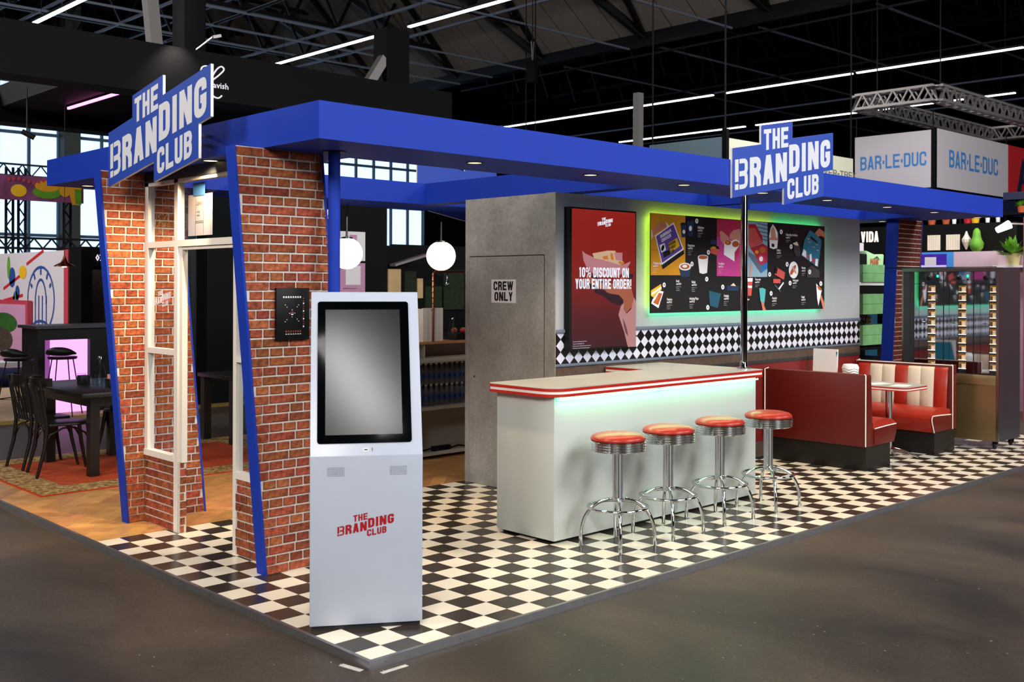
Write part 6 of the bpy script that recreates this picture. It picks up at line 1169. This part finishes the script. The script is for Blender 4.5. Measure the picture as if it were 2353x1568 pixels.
# VIDA stand
t = thing('exhibition_stand', 'black fronted stand with lit white letters and plant shelf beyond the vending wall', 'stand', (12.7, 3, 0))
MB().box(12.6, 1.9, 2.24, 12.9, 5.2, 2.66).build('header', 'hall_black', t); MB().box(12.6, 4.2, -.039, 12.9, 6.5, 2.2399).build('teal_curtain', 'print_teal_dark', t); MB().box(13.6, 1.5, 1.9, 13.7, 4.4, 2.6599).build('dark_wall', 'hall_dark', t)
pl = Plane((12.597, 4.325, 2.424), (0, -1, 0), (0, 0, 1)); m = MB(); pl.quads(m, text_quads('VIDA', 0, 0, .168, .30, t=.2), 0); m.build('lettering', 'letter_lit', t)
MB().box(12.40, 2.07, -.039, 12.55, 3.30, 2.235).build('pink_wall', 'pink_wall', t); MB().box(12.35, 1.62, -.039, 12.50, 2.0699, 2.2).build('pale_wall', 'pink_wall', t)
MB().box(12.385, 2.73, 1.2, 12.3999, 3.29, 2.235).build('blue_frame', 'banner_blue', t); MB().box(12.375, 2.83, 1.95, 12.3849, 3.25, 2.205).build('screen', 'navy', t).data.materials[0] = emission('violet_screen', '#4a2fa8', .8)
MB().box(12.365, 2.83, 1.80, 12.3749, 3.25, 2.04).build('screen_table', 'print_white', t).data.materials[0] = emission('lilac_screen', '#c9bdf0', 1.0)
MB().box(12.35, 2.98, 2.04, 12.3649, 3.15, 2.16).build('screen_flower', 'banner_white', t)
for k, (ya, yb) in enumerate(((3.02, 3.22), (2.72, 2.93))): 
    for j in range(6): MB().box(12.585, ya + j * (yb - ya) / 6 + .003, 2.27, 12.5995, ya + (j + 1) * (yb - ya) / 6, 2.50).build('curtain_slat', 'paper_white', t).data.materials[0] = MATS['cream_vinyl']
t = thing('plant_shelf', 'black hanging shelf with terracotta pots and plants at far right', 'shelf unit', (14.5, 3.3, 2.8))
MB().box(14.5, 1.6, 2.735, 14.8, 4.5, 2.765).build('board', 'hall_black', t); MB().box(14.5, 1.2, 2.885, 14.8, 2.85, 2.915).build('board', 'hall_black', t); MB().box(14.5, 1.0, 3.13, 14.8, 2.85, 3.25).build('board', 'navy', t)
for y in (2.85, 3.6, 4.3, 1.7): MB().box(14.6, y - .015, -.04, 14.63, y + .015, 2.95).build('upright', 'hall_black', t)
rnd = random.Random(5)
def pot(x, y, z, r, h, mn, fol, lb, cat='plant', gr=None):
    t = thing('potted_plant', lb, cat, (x, y, z), group=gr); m = MB(); m.lathe([(r * .75, .0005), (r, h)], (x, y, z), 14); m.build('pot', mn, t, smooth=50); m = MB()
    for j in range(46):
        a, e = rnd.uniform(0, 6.3), rnd.uniform(.0, 1.5); d = Vector((math.cos(a) * math.cos(e), math.sin(a) * math.cos(e), math.sin(e))); p = Vector((x, y, z + h * .9)) + d * r * rnd.uniform(.1, fol * .5); q = p + d * r * fol; sd = d.cross(Vector((.3, .2, 1))).normalized() * r * .35; mid = (p + q) / 2; m.poly([p, mid + sd, q, mid - sd])
    m.build('foliage', 'leaf', t)
for k, (y, z, mn, lb) in enumerate(((4.10, 2.7655, 'terracotta', 'small terracotta pot at the left end of the high black shelf'), (3.85, 2.7655, 'terracotta', 'terracotta pot, second from the left on the high black shelf'), (3.35, 2.7655, 'print_yellow', 'yellow pot in the middle of the high black shelf'), (2.6, 2.9155, 'terracotta', 'terracotta pot on the short upper shelf'), (3.48, 2.7655, 'banner_red', 'red pot beside the yellow one on the high black shelf'), (2.3, 2.9155, 'banner_white', 'white pot on the short upper shelf'))): pot(14.62, y, z, .07, .11, mn, 1.4, lb, gr='pots on the high black shelf')
for y, z, lb in ((3.70, 2.7655, 'left'), (2.97, 2.7655, 'right'), (3.14, 2.7655, 'middle')):
    t = thing('white_bottle', 'white bottle on the high black shelf, %s one' % lb, 'bottle', (14.6, y, z)); m = MB(); m.lathe([(.03, .0005), (.035, .09), (.012, .13), (.012, .16)], (14.6, y, z), 12); m.build('body', 'paper_white', t, smooth=50)
t = thing('wall_shelf', 'small white wall shelf carrying the cream plant pot at far right', 'shelf', (12.3, 1.6, 1.95)); MB().box(12.12, 1.64, 1.99, 12.3499, 2.05, 2.02).build('board', 'paper_white', t)
pot(12.22, 1.80, 2.0205, .10, .17, 'pot_cream', 1.9, 'leafy green plant in a cream pot on the small white wall shelf')
t = thing('cactus_sign', 'green cactus shaped figure standing before the far black wall', 'figure', (12.47, 2.42, 2.236)); m = MB(); m.lathe([(.05, 0), (.09, .05), (.10, .12), (.07, .18), (.06, .22), (.05, .30), (.02, .34)], (12.47, 2.42, 2.236), 14); m.build('body', 'leaf', t, smooth=60); t = thing('lantern', 'pale diamond shaped paper lantern on the far black wall', 'lantern', (12.45, 2.62, 2.4)); m = MB(); m.lathe([(.01, -.13), (.06, -.02), (.065, .02), (.03, .08), (.01, .14)], (12.535, 2.60, 2.40), 6); m.build('shade', 'cream_vinyl', t); m = MB(); m.lathe([(.003, .14), (.003, .5)], (12.535, 2.60, 2.40), 5); m.build('cord', 'black', t)
t = thing('arm_spotlight', 'glowing white spotlight on an arm at far right above the plant', 'spotlight', (12.3, 1.7, 2.6)); m = MB(); m.tube([(12.2, 2.02, 2.52), (12.2, 1.84, 2.60)], [.04, .06], 10); m.build('head', 'spot_glow', t); MB().bar((12.2, 1.84, 2.61), (12.3, 1.4, 2.58), .02).build('arm', 'truss_light', t)
t = thing('grey_post', 'pale grey square post at the right picture edge', 'post', (12.2, 1.6, 1.3)); MB().box(12.0, 1.46, -.039, 12.1, 1.535, 2.56).build('shaft', 'banner_white', t)
t = thing('red_banner_wall', 'pink red stand wall at the right picture edge behind the vending wall', 'wall', (11.6, 1.0, 1.3)); MB().box(11.4, -1.2, -.039, 11.5, 1.352, 2.64).build('panel', 'pink_red', t); MB().box(11.39, -1.2, .60, 11.3999, 1.30, .72).build('skirting', 'hall_black', t)
print('objects', len(S.objects))
